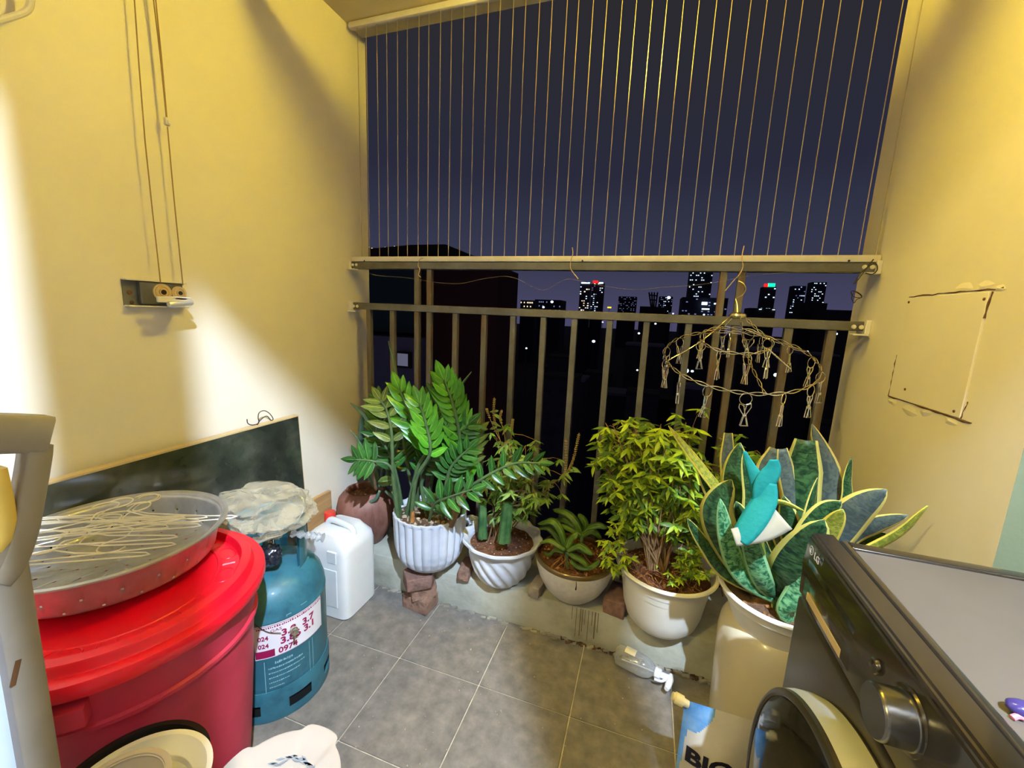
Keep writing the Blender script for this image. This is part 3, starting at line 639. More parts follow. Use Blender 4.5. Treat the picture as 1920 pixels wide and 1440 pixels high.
# wire hangers
def hanger_mesh():
    mb = MB(); w, h = .185, .045
    P = [(-.0, .0, 0), (-.05, -.018, 0), (-w+.01, -h+.008, 0), (-w, -h, 0), (-w+.012, -h-.004, 0), (0, -h-.004, 0), (w-.012, -h-.004, 0), (w, -h, 0), (w-.01, -h+.008, 0), (.05, -.018, 0), (.004, 0, 0), (0, .02, .0), (0, .035, 0), (.014, .044, 0), (.024, .06, 0), (.018, .08, 0), (0, .088, 0), (-.018, .082, 0), (-.025, .068, 0)]
    mb.tube(P[:12]+spline(P[11:], 4)[1:], .0015, 6); return mb
hb = None
R = random.Random(21)
HG = [(-.02, .02, .708, 1.62, .04, -.02), (-.03, -.03, .704, 1.70, -.03, .02), (-.05, .05, .712, 1.52, .02, .03), (.0, -.06, .702, 1.78, .02, .0), (-.06, .0, .718, 1.45, .05, -.03), (-.02, -.09, .7, 1.72, -.02, .02), (-.07, .07, .7, 1.6, .0, .02), (-.04, -.02, .724, 1.85, .03, -.02), (.02, .03, .694, 4.72, .05, .02), (-.04, -.05, .714, 4.80, -.04, .0)]
for (dx, dy, z, a, tx_, ty_) in HG:
    Mx = Matrix.Translation(CC+Vector((dx-.0, dy, z))) @ Matrix.Rotation(.52, 4, 'Z') @ Matrix.Rotation(tx_, 4, 'X') @ Matrix.Rotation(ty_, 4, 'Y') @ Matrix.Rotation((a-1.62)*(.7 if a < 3 else 1), 4, 'Z')
    if hb is None:
        hm = hanger_mesh(); o = obj('wire_hanger', hm, M['hangerw']); hb = o.data
    else:
        o = bpy.data.objects.new('wire_hanger', hb); COL.objects.link(o)
    o.matrix_basis = Mx
    tag(o, 'thin metal wire clothes hanger in the pile lying in the aluminium colander', 'hanger', 'wire hangers piled in the colander')

# ---------------------------------------------------------------- gas cylinder
GC = Vector((-1.037, .858, 0)); g = thing('gas_cylinder', GC, 'teal gas cylinder with maroon and white phone number sticker', 'gas cylinder')
obj('body', MB().lathe([(0, .05), (.09, .052), (.13, .065), (.146, .088), (.15, .115), (.15, .315), (.1512, .317), (.1512, .322), (.15, .324), (.1485, .345), (.14, .375), (.122, .4), (.095, .417), (.06, .427), (0, .432)], GC, 96), M['gas'], g)
fr = MB(); prof = [(.138, 0), (.151, 0), (.153, .004), (.153, .03), (.153, .062), (.153, .085), (.1505, .1), (.138, .1)]
slots = [(-.52, -.10), (-1.35, -1.0), (-2.1, -1.75), (.3, .7), (2, 2.4)]
def gsk(i, k):
    a = -PI+2*PI*(k+.5)/144; a = (a+PI) % (2*PI)-PI
    return prof[i][1] in (.03,) and any(s0 < a < s1 for s0, s1 in slots)
fr.lathe(prof, GC, 144, skip=lambda i, k: (abs(prof[i][1]-.03) < 1e-6) and any(s0 < ((2*PI*(k+.5)/144+PI) % (2*PI)-PI) < s1 for s0, s1 in slots))
obj('foot_ring', fr, M['gas'], g)
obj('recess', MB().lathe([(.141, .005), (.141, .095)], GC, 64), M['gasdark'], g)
cl = MB()
for a0, a1 in ((-2.2, -1.12), (.15, 1.2), (1.9, 3.3)):
    cl.lathe([(.098, .40), (.1, .40), (.102, .5), (.101, .562), (.097, .566), (.093, .562), (.094, .5), (.094, .40), (.098, .40)], GC, 24, a0=a0, a1=a1)
cl.lathe([(.0975, .558), (.102, .562), (.0985, .568), (.093, .564), (.0975, .558)], GC, 60); obj('collar', cl, M['gas'], g)
obj('valve', MB().lathe([(0, .53), (.016, .53), (.018, .52), (.018, .505), (.012, .5), (.012, .46)], GC, 20).tube([GC+Vector((0, 0, .49)), GC+Vector((.03, -.03, .49))], .008, 10), M['brass'], g)
obj('weld_mark', MB().lathe([(.0025, .0), (.0022, .004), (0, .005)], GC+Vector((.06, -.125, .378)), 10), M['gasdark'], g)
def on_cyl(r, a, z):   # place flat artwork round the cylinder, centred on angle a and height z
    return lambda p: Vector((GC.x+(r+p.z)*math.cos(a+p.x/.15), GC.y+(r+p.z)*math.sin(a+p.x/.15), z+p.y))
def patch(mb, x0, x1, y0, y1, f, m=0, n=14, z=0):
    V = [f(Vector((x0+(x1-x0)*i/n, y, z))) for i in range(n+1) for y in (y0, y1)]
    mb.pts(V, [[2*i, 2*i+2, 2*i+3, 2*i+1] for i in range(n)], m)
ag = -.47; f = on_cyl(.1507, ag, .262)
mb = MB(); patch(mb, -.085, .115, -.05, .055, f, 0, 24); patch(mb, -.0835, -.036, -.047, -.024, f, 1, 8, .0003); patch(mb, -.085, .115, .05, .0515, f, 1, 24, .0003)
RS = random.Random(3); x = -.078
while x < .108:
    w = RS.uniform(.002, .0045); patch(mb, x, x+w, .0425, .0425+RS.uniform(.0035, .006), f, 1, 2, .0004); x += w+RS.uniform(.001, .003)
text_into(mb, 'GAS', .012, lambda p: f(p+Vector((-.03, .033, .0004))), 1, .0002, 0, 1.3)
for y, s in ((.014, '3.8  3.7'), (-.010, '3.86 3.1')):
    text_into(mb, '024', .0185, lambda p: f(p+Vector((-.063, y, .0004))), 1, .0003, .0005, .95)
    text_into(mb, s, .028, lambda p: f(p+Vector((.03, y+.002, .0004))), 1, .0003, .0009, 1.15)
text_into(mb, '0974', .024, lambda p: f(p+Vector((-.002, -.036, .0004))), 1, .0003, .0006, 1.05)
patch(mb, -.03, .11, -.0493, -.0485, f, 1, 20, .0003)
obj('sticker', mb, [M['sticker'], M['stickred']], g, fixn=False)
f2 = on_cyl(.1504, ag+.05, .15); mb = MB()
for (x0, x1, y0, y1) in ((-.072, -.0705, -.055, .052), (-.072, .05, -.055, -.0535), (.05, .0515, -.055, .052), (.062, .0635, -.05, .055)): patch(mb, x0, x1, y0, y1, f2, 0, 10)
RT = random.Random(5)
def scribble(mb, x0, x1, y, h, fn, m, n=0):   # worn print too small to read: rows of tiny marks
    x = x0
    while x < x1:
        w = RT.uniform(.0012, .0042); patch(mb, x, min(x+w, x1), y-h/2*RT.uniform(.5, 1), y+h/2*RT.uniform(.5, 1), fn, m, 2, .0003); x += w+RT.uniform(.0006, .002)
for k, (x0, x1, h) in enumerate(((-.045, .0, .009), (-.062, .03, .0065), (-.062, .035, .0045), (-.062, .02, .0045), (-.062, -.01, .0045), (-.062, -.025, .0045))): scribble(mb, x0, x1, .042-k*.0155, h, f2, 0)
for (x0, x1, y0, y1) in ((-.01, -.0085, .155, .18), (-.01, .003, .178, .18), (.03, .05, .186, .188)): patch(mb, x0, x1, y0, y1, f2, 0, 4)
o = obj('printed_notice', mb, M['print'], g, fixn=False); o['kind'] = 'stuff'
th = ag+.08; cp = GC+Vector((.158*math.cos(th), .158*math.sin(th), .275)); Mc = Matrix.Rotation(th, 4, 'Z') @ Matrix.Rotation(PI/2, 4, 'Y')
obj('valve_seal', MB().lathe([(0, .014), (.008, .014), (.009, .01), (.0075, .008), (.0085, .004), (.011, .003), (.011, -.004)], cp, 16, Mc).box(cp+Vector((.006, -.006, -.018)), (.006, .004, .028), .001), [M['brass']], g, label='small brassy seal with dark stem')
curve_thing('seal_wire', [GC+Vector((r*math.cos(a), r*math.sin(a), z)) for r, a, z in ((.109, -1.7, .418), (.130, -1.45, .40), (.149, -1.2, .365), (.1535, -1.0, .33), (.156, -.8, .30), (.158, -.6, .285))], .0009, M['darkwire'], 'thin wire running down the gas cylinder to the brassy seal', 'wire')

# plastic bags on the cylinder
def blob(c, s, seed, amp, sub=5, freq=2.2, sq=None, ridg=True):
    b = bmesh.new(); bmesh.ops.create_icosphere(b, subdivisions=sub, radius=1)
    for v in b.verts:
        d = v.co.normalized(); q = d*freq+Vector((seed, seed*.7, 0))
        k = noise.fractal(q, 1, 2, 2)*.5 - abs(noise.noise(q*2.1))*.8 - abs(noise.noise(Vector((q.x*1.5, q.y*4, q.z*2.4))+Vector((5, 0, 0))))*.09
        r = 1+amp*k; v.co = Vector((d.x*s[0]*r, d.y*s[1]*r, d.z*s[2]*r))
        if sq: v.co = sq(v.co)
        v.co += Vector(c)
    mb = MB(); mb.bm.free(); mb.bm = b; return mb
t = thing('plastic_bag', GC+Vector((0, 0, .56)), 'crumpled cloudy plastic bag draped over the top of the gas cylinder', 'plastic bag')
bc = GC+Vector((.0, -.01, .585))
obj('bag_body', blob(bc+Vector((-.015, .0, .002)), (.162, .138, .07), 3.1, .55, 5, 1.15), M['bag'], t)
mb = MB(); R = random.Random(4); N = 40
ring = [bc+Vector((.06+.085*math.cos(a)*(1+.12*math.sin(3*a)), -.035+.055*math.sin(a)+.02*math.cos(a), -.005+.045*math.sin(a+.5)+.010*math.sin(4*a))) for a in [2*PI*i/N for i in range(N)]]
inner = [p.lerp(bc+Vector((-.02, .02, .0)), .5)+Vector((0, 0, .012*math.sin(i*1.3))) for i, p in enumerate(ring)]
V = []; Fc = []
for i in range(N): V += [ring[i], ring[i].lerp(inner[i], .4)+Vector((0, 0, R.uniform(-.008, .008))), inner[i]]
for i in range(N):
    j = (i+1) % N
    for k in range(2): Fc.append([3*i+k, 3*j+k, 3*j+k+1, 3*i+k+1])
mb.pts(V, Fc); mb.tube(ring, .0016, 6, True); obj('bag_mouth', mb, M['bag'], t)
mb = MB(); tp = spline([bc+Vector((.11, -.01, -.035)), bc+Vector((.14, .01, -.045)), bc+Vector((.165, .02, -.05)), bc+Vector((.19, .028, -.052))], 5)
mb.tube(tp, [.010+.004*math.sin(i*2.2) for i in range(len(tp))], 9); obj('bag_tail', mb, M['film'], t)
tag(obj('black_bag', blob(GC+Vector((.05, -.045, .48)), (.038, .033, .036), 9.3, .35, 4), M['blackbag'], origin=GC+Vector((.05, -.045, .48))), 'crumpled black plastic bag stuffed round the gas cylinder valve', 'plastic bag')

# ---------------------------------------------------------------- white jerrycan
J0, J1 = Vector((-1.235, 1.135, 0)), Vector((-.995, 1.325, .34))
t = thing('jerrycan', ((J0.x+J1.x)/2, (J0.y+J1.y)/2, 0), 'white plastic jerrycan standing behind the gas cylinder', 'jerrycan')
b = bmesh.new(); cx, cy = (J0.x+J1.x)/2, (J0.y+J1.y)/2; hx, hy = .115, .095
lev = [(0, .92), (.006, 1), (.27, 1), (.30, .95), (.325, .72), (.335, .62)]
V = []; Fc = []; nn = 32
def sup(a, k=.28): return (abs(math.cos(a))**k*(1 if math.cos(a) > 0 else -1), abs(math.sin(a))**k*(1 if math.sin(a) > 0 else -1))
for z, s in lev:
    for i in range(nn):
        px_, py_ = sup(2*PI*i/nn); V.append(Vector((cx+px_*hx*(s if s > .9 else s*.9), cy+py_*hy*(s if s > .9 else .45*s+.5), z)))
for i in range(len(lev)-1):
    for k in range(nn): Fc.append([i*nn+k, i*nn+(k+1) % nn, (i+1)*nn+(k+1) % nn, (i+1)*nn+k])
Fc += [[k for k in range(nn)][::-1], [(len(lev)-1)*nn+k for k in range(nn)]]
mb = MB(); mb.pts(V, Fc); obj('body', mb, M['jerry'], t, angle=45); b.free()
obj('relief_panel', MB().b2((cx-.06, J0.y-.002, .05), (cx+.075, J0.y+.01, .21), .003).b2((cx+.03, J0.y-.002, .235), (cx+.075, J0.y+.01, .285), .003), M['jerry'], t)
obj('handle', MB().tube(spline([(cx+.08, cy, .30), (cx+.07, cy, .335), (cx+.02, cy, .35), (cx-.03, cy, .352), (cx-.05, cy, .33)], 6), .0125, 12), M['jerry'], t)
obj('cap', MB().lathe([(0, .372), (.02, .372), (.022, .368), (.022, .334)], (cx-.055, cy+.02, 0), 24), M['redcap'], t)

# ---------------------------------------------------------------- pots
def dense(prof, st=.004):
    out = [prof[0]]
    for a, b in zip(prof, prof[1:]):
        k = max(1, int(math.hypot(b[0]-a[0], b[1]-a[1])/st)); out += [(a[0]+(b[0]-a[0])*i/k, a[1]+(b[1]-a[1])*i/k) for i in range(1, k+1)]
    return out
def pot(name, c, prof, m, label, n=96, fn=None, loc=None, part='pot_wall'):
    t = thing(name, c, label, 'plant pot')
    o = obj(part, MB().lathe([(r, z+c[2]) for r, z in prof], (c[0], c[1], 0), n, fn=fn), m, t, angle=40)
    return t, o
def soil(t, c, r, z, m, bits=None, nb=60, bs=.006, seed=1, hump=.006):
    mb = MB(); R = random.Random(seed)
    mb.lathe([(0, z+hump)]+[(r*q, z+hump*(1-q*q)) for q in (.2, .4, .6, .8, 1)], (c[0], c[1], 0), 40, fn=lambda i, a, rr, zz: (rr, zz+R.uniform(-.003, .003) if i else zz))
    obj('soil', mb, m, t)
    if bits:
        mb = MB()
        for i in range(nb):
            a, q = R.random()*2*PI, r*.92*math.sqrt(R.random()); s = bs*R.uniform(.5, 1.5)
            mb.box((c[0]+q*math.cos(a), c[1]+q*math.sin(a), z+hump*.6+s*.3), (s, s*R.uniform(.5, 1), s*.6), s*.2, rot=Matrix.Rotation(R.random()*3, 3, Vector((R.random(), R.random(), 1)).normalized()))
        o = obj('chips', mb, bits, t); o['kind'] = 'stuff'
# P1 brown clay jar
P1 = (-1.158, 1.458, CZ)
clay, _ = pot('clay_pot', P1, [(0, .0), (.068, .0), (.076, .006), (.1, .05), (.124, .12), (.128, .165), (.118, .205), (.1, .228), (.088, .238), (.086, .244), (.078, .244), (.074, .23), (.076, .19)], M['clay'], 'rounded reddish brown clay pot in the left corner under spiky leaves', fn=lambda i, a, r, z: (r*(1+.025*math.cos(4*a)), z))
soil(clay, P1, .078, CZ+.215, M['brownsoil'], M['straw'], 40)
# P2 white fluted pot on bricks
P2 = (-.775, 1.372, .165)
def flute(i, a, r, z):
    h = z-P2[2]; k = abs(((a*18/(2*PI)) % 1)-.5)*2
    x = (a*24/(2*PI)) % 1; outer = r > .09 or h < .04
    low = min(1, max(0, (h-.012)/.075)); z0 = z
    dep = .0105*low if (outer and i < 86) else 0
    return (r-dep*(1-abs(math.sin(PI*x)))**1.1*(1 if h < .232 else .5), z)
fl2, _ = pot('fluted_pot', P2, dense([(0, 0), (.055, 0), (.066, .004), (.094, .018), (.118, .042), (.134, .072), (.141, .105), (.144, .15), (.146, .20), (.148, .238), (.148, .242), (.139, .242), (.135, .225), (.132, .19)]), M['potwhite'], 'white fluted pot balanced on broken bricks at the kerb edge', n=288, fn=flute)
soil(fl2, P2, .135, P2[2]+.218, M['soil'], M['pebble'], 110, .011, 2)
# P3 white spiral pot
P3 = (-.478, 1.415, CZ)
def spiral(i, a, r, z):
    h = z-P3[2]; s = math.sin(16*(a+h*5.5))
    if .006 < h < .155 and r > .06: return (r+.0042*(abs(s)**.6*(1 if s > 0 else -1))*min(1, (h-.006)*40, (.155-h)*40), z)
    if h > .168 and r > .13: return (r+.004*math.sin(12*a), z+.002*math.sin(12*a))
    return (r, z)
prof3 = [(0, 0), (.055, 0), (.066, .004), (.085, .02), (.102, .045), (.115, .075), (.124, .11), (.129, .14), (.131, .158), (.134, .164), (.15, .176), (.157, .186), (.156, .193), (.149, .194), (.138, .186), (.128, .172), (.122, .15)]
sp3, _ = pot('spiral_pot', P3, dense(prof3), M['potwhite'], 'white pot with spiral ribs and wavy rim holding two cactus stumps', n=192, fn=spiral)
soil(sp3, P3, .127, P3[2]+.162, M['brownsoil'], M['pebble'], 70, .005, 3)
# P5 low ceramic bowl with bronze rim
P5 = (-.19, 1.432, CZ)
bw, _ = pot('ceramic_bowl', P5, [(0, 0), (.05, 0), (.058, .003), (.085, .02), (.112, .052), (.132, .09), (.143, .128), (.1475, .152), (.148, .16)], M['potbowl'], 'low rounded white ceramic bowl with bronze rim holding orchids', n=96)
obj('bronze_rim', MB().lathe([(.1482, .159), (.1482, .164), (.1465, .170), (.1425, .1735), (.1395, .1735), (.137, .170), (.136, .14)], P5, 96), M['glaze'], bw)
soil(bw, P5, .137, P5[2]+.152, M['brownsoil'], M['straw'], 110, .009, 4)
obj('drip_stain', MB().tube([Vector(P5)+Vector((.03, -.1445, .158)), Vector(P5)+Vector((.031, -.1425, .138)), Vector(P5)+Vector((.03, -.1385, .122))], [.001, .0014, .0028], 6), M['gasdark'], bw)
# P4 cream plastic tub
P4 = (.128, 1.412, CZ)
tb, _ = pot('plastic_tub', P4, [(0, 0), (.085, 0), (.098, .006), (.118, .03), (.13, .07), (.139, .13), (.1445, .172), (.147, .173), (.1475, .18), (.151, .196), (.155, .205), (.168, .212), (.17, .217), (.167, .222), (.158, .222), (.152, .214), (.147, .19), (.143, .15)], M['potplastic'], 'round cream plastic tub holding the bushy lime green plant', n=96)
soil(tb, P4, .146, P4[2]+.19, M['brownsoil'], M['straw'], 90, .008, 5)
mb = MB(); R = random.Random(3)
for i in range(120):
    a, q = R.random()*2*PI, .13*math.sqrt(R.random()); p = Vector((P4[0]+q*math.cos(a), P4[1]+q*math.sin(a), P4[2]+.2+R.random()*.012)); b_ = R.random()*PI
    d_ = Vector((math.cos(b_), math.sin(b_), R.uniform(-.1, .25)))*R.uniform(.015, .04); mb.tube([p-d_*.5, p+d_*.5+Vector((0, 0, .004))], .0011, 4)
o = obj('straw_litter', mb, M['straw'], tb); o['kind'] = 'stuff'
# cream jar on the floor with the snake plant pot in it
JC = (.395, 1.165, 0)
jr = thing('enamel_jar', JC, 'tall cream rounded jar on the floor carrying the snake plant pot', 'jar')
obj('jar_wall', MB().lathe([(0, 0), (.118, 0), (.124, .006), (.127, .05), (.131, .2), (.134, .3), (.134, .35), (.13, .385), (.118, .41), (.105, .418), (.1, .41), (.102, .38), (.11, .3)], JC, 80), M['jar'], jr)
P6 = (.39, 1.155, .36)
sp6, _ = pot('snake_plant_pot', P6, [(0, 0), (.085, 0), (.09, .004), (.1, .04), (.104, .06), (.112, .075), (.128, .115), (.134, .118), (.137, .13), (.145, .142), (.149, .146), (.148, .152), (.14, .153), (.134, .145), (.13, .12)], M['potplastic'], 'cream plastic pot of snake plant wedged into the tall jar', n=80)
soil(sp6, P6, .132, P6[2]+.125, M['soil'], M['straw'], 50, .01, 6)

p = aty(886, 978, 1.52); tag(obj('plastic_scrap', blob(p, (.035, .02, .03), 5.5, .4, 4), M['bluewhite'], origin=p), 'crumpled pale blue plastic between the fluted and spiral pots', 'plastic scrap')
# ---------------------------------------------------------------- loose bricks
def brick(c, d, yaw, m, label, name='brick', tilt=0, seed=0):
    R = random.Random(seed); mb = MB().box((0, 0, 0), d, .004, 2)
    bmesh.ops.subdivide_edges(mb.bm, edges=[e for e in mb.bm.edges if e.calc_length() > .03], cuts=2)
    for v in mb.bm.verts: v.co += Vector((R.uniform(-1, 1), R.uniform(-1, 1), R.uniform(-1, 1)))*.0022
    mm = Matrix.Translation(Vector(c)) @ RZ(yaw) @ Matrix.Rotation(tilt, 4, 'Y')
    for v in mb.bm.verts: v.co = mm @ v.co
    return tag(obj(name, mb, m, origin=c, angle=60), label, 'brick')
brick((-.79, 1.325, .028), (.115, .085, .056), -.12, M['brick'], 'reddish brick on the floor, lowest of the pile under the fluted pot', seed=1)
brick((-.775, 1.318, .083), (.1, .06, .05), .75, M['brick'], 'red brick piece set askew in the middle of the pile', seed=2)
# broken wedge brick on top
mb = MB(); z0, z1 = .112, .163; tri = [(-.855, 1.295), (-.80, 1.238), (-.725, 1.298), (-.74, 1.35), (-.84, 1.345)]
V = [Vector((x, y, z0)) for x, y in tri]+[Vector((x, y, z1)) for x, y in tri]; nv = len(tri)
mb.pts(V, [list(range(nv))[::-1], list(range(nv, 2*nv))]+[[i, (i+1) % nv, nv+(i+1) % nv, nv+i] for i in range(nv)]); bmesh.ops.bevel(mb.bm, geom=list(mb.bm.edges), offset=.003, affect='EDGES')
tag(obj('brick', mb, M['brick2'], origin=(-.79, 1.3, z0)), 'pointed broken brick on top of the pile touching the fluted pot', 'brick')
brick((-.62, 1.395, CZ+.022), (.045, .1, .044), .15, M['brick'], 'small red brick stub between the fluted and spiral pots', seed=4)
brick((-.32, 1.398, CZ+.02), (.042, .09, .04), -.1, M['mortar'], 'small grey mortared block between the spiral pot and the orchid bowl', seed=5)
brick((-.02, 1.425, CZ+.03), (.075, .12, .058), -.2, M['brick2'], 'dark brown brick between the orchid bowl and the plastic tub', seed=6)

# ================================================================ plants
UPZ = Vector((0, 0, 1))
def leaf_mesh(name, L, Wd, m, shape='ovate', fold=.18, bend=.15, n=7, nc=2):
    """a single leaf lying along +Y from its base at the origin, upper side +Z"""
    mb = MB(); P = []; wd = []
    for i in range(n+1):
        t = i/n; P.append(Vector((0, L*t, -bend*L*t*t)))
        if shape == 'ovate': w = math.sin(PI*min(1, t*.96+.04)**.8)**.8
        elif shape == 'lance': w = math.sin(PI*t**.75)**1.1
        elif shape == 'obov': w = math.sin(PI*t**1.35)**.7
        else: w = (1-t)**.6*min(1, .45+t*3)
        wd.append(max(.03, w)*Wd)
    wd[-1] = .001; wd[0] = Wd*.08 if shape != 'strap' else Wd*.6
    mb.ribbon(P, wd, lambda i: Vector((1, 0, 0)), fold, nc)
    me = bpy.data.meshes.new(name); mb.bm.to_mesh(me); mb.bm.free(); me.materials.append(m); me.polygons.foreach_set('use_smooth', [True]*len(me.polygons)); return me
def frame(p, d, nrm, s=1.0):
    y = d.normalized(); z = (nrm-y*nrm.dot(y)); z = z.normalized() if z.length > 1e-4 else y.orthogonal().normalized(); x = y.cross(z)
    return Matrix(((x.x*s, y.x*s, z.x*s, p.x), (x.y*s, y.y*s, z.y*s, p.y), (x.z*s, y.z*s, z.z*s, p.z), (0, 0, 0, 1)))
LM = {k: leaf_mesh(k+'_leaf', 1, w, M[mm], sh, fo, be) for k, w, mm, sh, fo, be in (
    ('zz_bright', .46, 'zz_bright', 'ovate', .2, .12), ('zz', .40, 'zz', 'ovate', .2, .15), ('zz_old', .42, 'zz_old', 'ovate', .15, .2),
    ('herb', .27, 'herb', 'lance', .15, .3), ('chili', .30, 'chili', 'lance', .15, .3), ('chili_d', .32, 'chili_d', 'lance', .15, .3), ('aloe', .12, 'aloe', 'strap', .5, .1))}
# --- ZZ plant in the fluted pot
def pinnate(root, pts, kind, npair, L, start=.35, r0=.009, r1=.003, seed=0, spread=55, face=None, stem='stemg', one_side=0):
    R = random.Random(seed); P = spline(pts, 7); N = len(P)
    st = obj('stem', MB().tube(P, [r0+(r1-r0)*i/(N-1) for i in range(N)], 8), M[stem], root)
    toc = (CAM-P[N//2]).normalized() if face is None else Vector(face).normalized()
    for k in range(npair):
        t = start+(1-start)*(k+.5)/npair; f_ = t*(N-1); i = min(int(f_), N-2); p = P[i].lerp(P[i+1], f_-i); d = (P[i+1]-P[i]).normalized()
        side = d.cross(toc).normalized(); sc = L*(.75+.35*math.sin(PI*min(1, .25+.75*k/npair)))*R.uniform(.9, 1.1)
        for s in (-1, 1):
            if one_side and s != one_side and k < npair-2: continue
            a = math.radians(spread*(1-.45*k/npair)+R.uniform(-6, 6)); dr = d*math.cos(a)+side*(s*math.sin(a))+toc*R.uniform(-.05, .25)
            inst(LM[kind], 'leaf', st, frame(p, dr, toc*.8+d*.35+side*(-s*.25)+UPZ*.1, sc))
    inst(LM[kind], 'leaf', st, frame(P[-1], (P[-1]-P[-3]).normalized(), toc, L*.85))
def pt(u, v, y): return aty(u, v, y)
zz = thing('zz_plant', (P2[0], P2[1], P2[2]+.2), 'leafy plant with glossy bright green paired leaflets in the fluted pot', 'potted plant')
pinnate(zz, [pt(868, 975, 1.39), pt(868, 900, 1.38), pt(862, 820, 1.36), pt(850, 760, 1.34), pt(832, 712, 1.32)], 'zz_bright', 13, .092, .22, .010, seed=1, spread=44)
pinnate(zz, [pt(760, 975, 1.33), pt(782, 880, 1.32), pt(800, 840, 1.31), pt(772, 785, 1.3), pt(748, 728, 1.3)], 'zz_bright', 8, .085, .45, seed=2, spread=40)
pinnate(zz, [pt(770, 985, 1.30), pt(780, 900, 1.28), pt(806, 850, 1.27), pt(800, 800, 1.27), pt(786, 755, 1.27)], 'zz_bright', 8, .08, .45, seed=3, spread=42)
pinnate(zz, [pt(747, 975, 1.28), pt(737, 890, 1.26), pt(735, 820, 1.25), pt(727, 775, 1.26), pt(712, 748, 1.27)], 'zz_old', 5, .08, .42, .008, seed=4, spread=60)
pinnate(zz, [pt(745, 955, 1.42), pt(722, 860, 1.45), pt(716, 800, 1.46), pt(712, 752, 1.46)], 'zz', 8, .08, .35, seed=5, spread=60)
pinnate(zz, [pt(800, 960, 1.44), pt(815, 860, 1.46), pt(812, 790, 1.47), pt(820, 738, 1.48)], 'zz', 9, .085, .3, seed=6, spread=62)
pinnate(zz, [pt(850, 965, 1.34), pt(860, 930, 1.30), pt(905, 897, 1.27), pt(960, 870, 1.26), pt(1010, 868, 1.26)], 'zz', 7, .062, .35, .007, seed=7, spread=70, one_side=0)
pinnate(zz, [pt(805, 975, 1.30), pt(815, 945, 1.26), pt(842, 932, 1.22), pt(885, 918, 1.2)], 'zz', 6, .075, .15, .006, seed=8, spread=72)
pinnate(zz, [pt(775, 960, 1.4), pt(800, 880, 1.38), pt(840, 830, 1.36), pt(878, 795, 1.36)], 'zz', 8, .08, .4, seed=9, spread=60)
pinnate(zz, [pt(850, 975, 1.4), pt(865, 900, 1.42), pt(880, 850, 1.42), pt(892, 805, 1.44)], 'zz_old', 7, .075, .4, seed=10, spread=45)
pinnate(zz, [pt(752, 965, 1.33), pt(735, 880, 1.25), pt(700, 865, 1.22), pt(668, 862, 1.2)], 'zz', 4, .075, .62, .006, seed=11, spread=75)
pinnate(zz, [pt(800, 965, 1.36), pt(790, 900, 1.36), pt(806, 860, 1.35), pt(830, 815, 1.33)], 'zz', 8, .07, .4, seed=12, spread=62)
pinnate(zz, [pt(830, 970, 1.33), pt(838, 900, 1.32), pt(850, 870, 1.31), pt(880, 840, 1.3)], 'zz', 7, .07, .3, seed=13, spread=66)
pinnate(zz, [pt(785, 965, 1.42), pt(765, 880, 1.43), pt(755, 820, 1.44), pt(752, 770, 1.45)], 'zz', 9, .08, .3, seed=14, spread=60)
pinnate(zz, [pt(756, 968, 1.38), pt(745, 900, 1.36), pt(730, 850, 1.34), pt(700, 810, 1.33)], 'zz', 7, .07, .45, seed=15, spread=60)
obj('stump', MB().tube([pt(845, 985, 1.31), pt(858, 950, 1.30), pt(872, 925, 1.30)], [.014, .015, .012], 12), M['stemb'], zz)
obj('stump', MB().tube([pt(773, 980, 1.29), pt(774, 958, 1.29)], [.009, .008], 10), M['straw'], zz)
# --- spiky plant in the clay jar
al = thing('spiky_plant', (P1[0], P1[1], P1[2]+.22), 'blue-green spiky succulent growing in the brown clay pot', 'potted plant')
def blade(root, pts, w, m, name='leaf', fold=.18, facing=None, tw=0, nc=4, thick=0, end=.06, prof=None):
    P = spline(pts, 6); N = len(P); wd = []
    for i in range(N):
        t = i/(N-1); k = prof(t) if prof else min(1, .55+1.5*t)*(max(0, 1-t**2.6))**.8
        wd.append(w*max(end, k))
    tv = facing or (CAM-P[N//2]).normalized()
    def side(i):
        t = (P[min(i+1, N-1)]-P[max(i-1, 0)]).normalized(); s = t.cross(tv)
        s = s.normalized() if s.length > .05 else Vector((1, 0, 0)); return (Matrix.Rotation(tw, 3, t) @ s)
    mb = MB().ribbon(P, wd, side, fold, nc)
    o = obj(name, mb, m, root, angle=80, fixn=False)
    if thick: q = o.modifiers.new('thickness', 'SOLIDIFY'); q.thickness = thick; q.offset = 0
    return o
for pts, w in ((((700, 925), (668, 870), (668, 790), (664, 760)), .0), ):
    pass
SP = [([(705, 915), (680, 860), (678, 800), (682, 770)], .034, 1.45), ([(712, 915), (700, 850), (690, 790), (672, 768), (656, 755)], .022, 1.43), ([(715, 912), (722, 850), (735, 760), (742, 700), (728, 640)], .026, 1.56),
      ([(705, 915), (690, 870), (675, 830), (657, 806)], .014, 1.42), ([(720, 915), (735, 860), (745, 820), (752, 790)], .022, 1.5), ([(712, 920), (705, 935), (690, 945), (674, 960)], .014, 1.39), ([(722, 920), (745, 940), (752, 965)], .016, 1.38),
      ([(708, 915), (700, 880), (702, 840), (706, 815)], .02, 1.44), ([(718, 915), (760, 850), (850, 740), (884, 697)], .016, 1.57)]
for pts, w, y in SP: blade(al, [pt(u, v, y) for u, v in pts], w, M['aloe'], fold=.3, thick=.003)
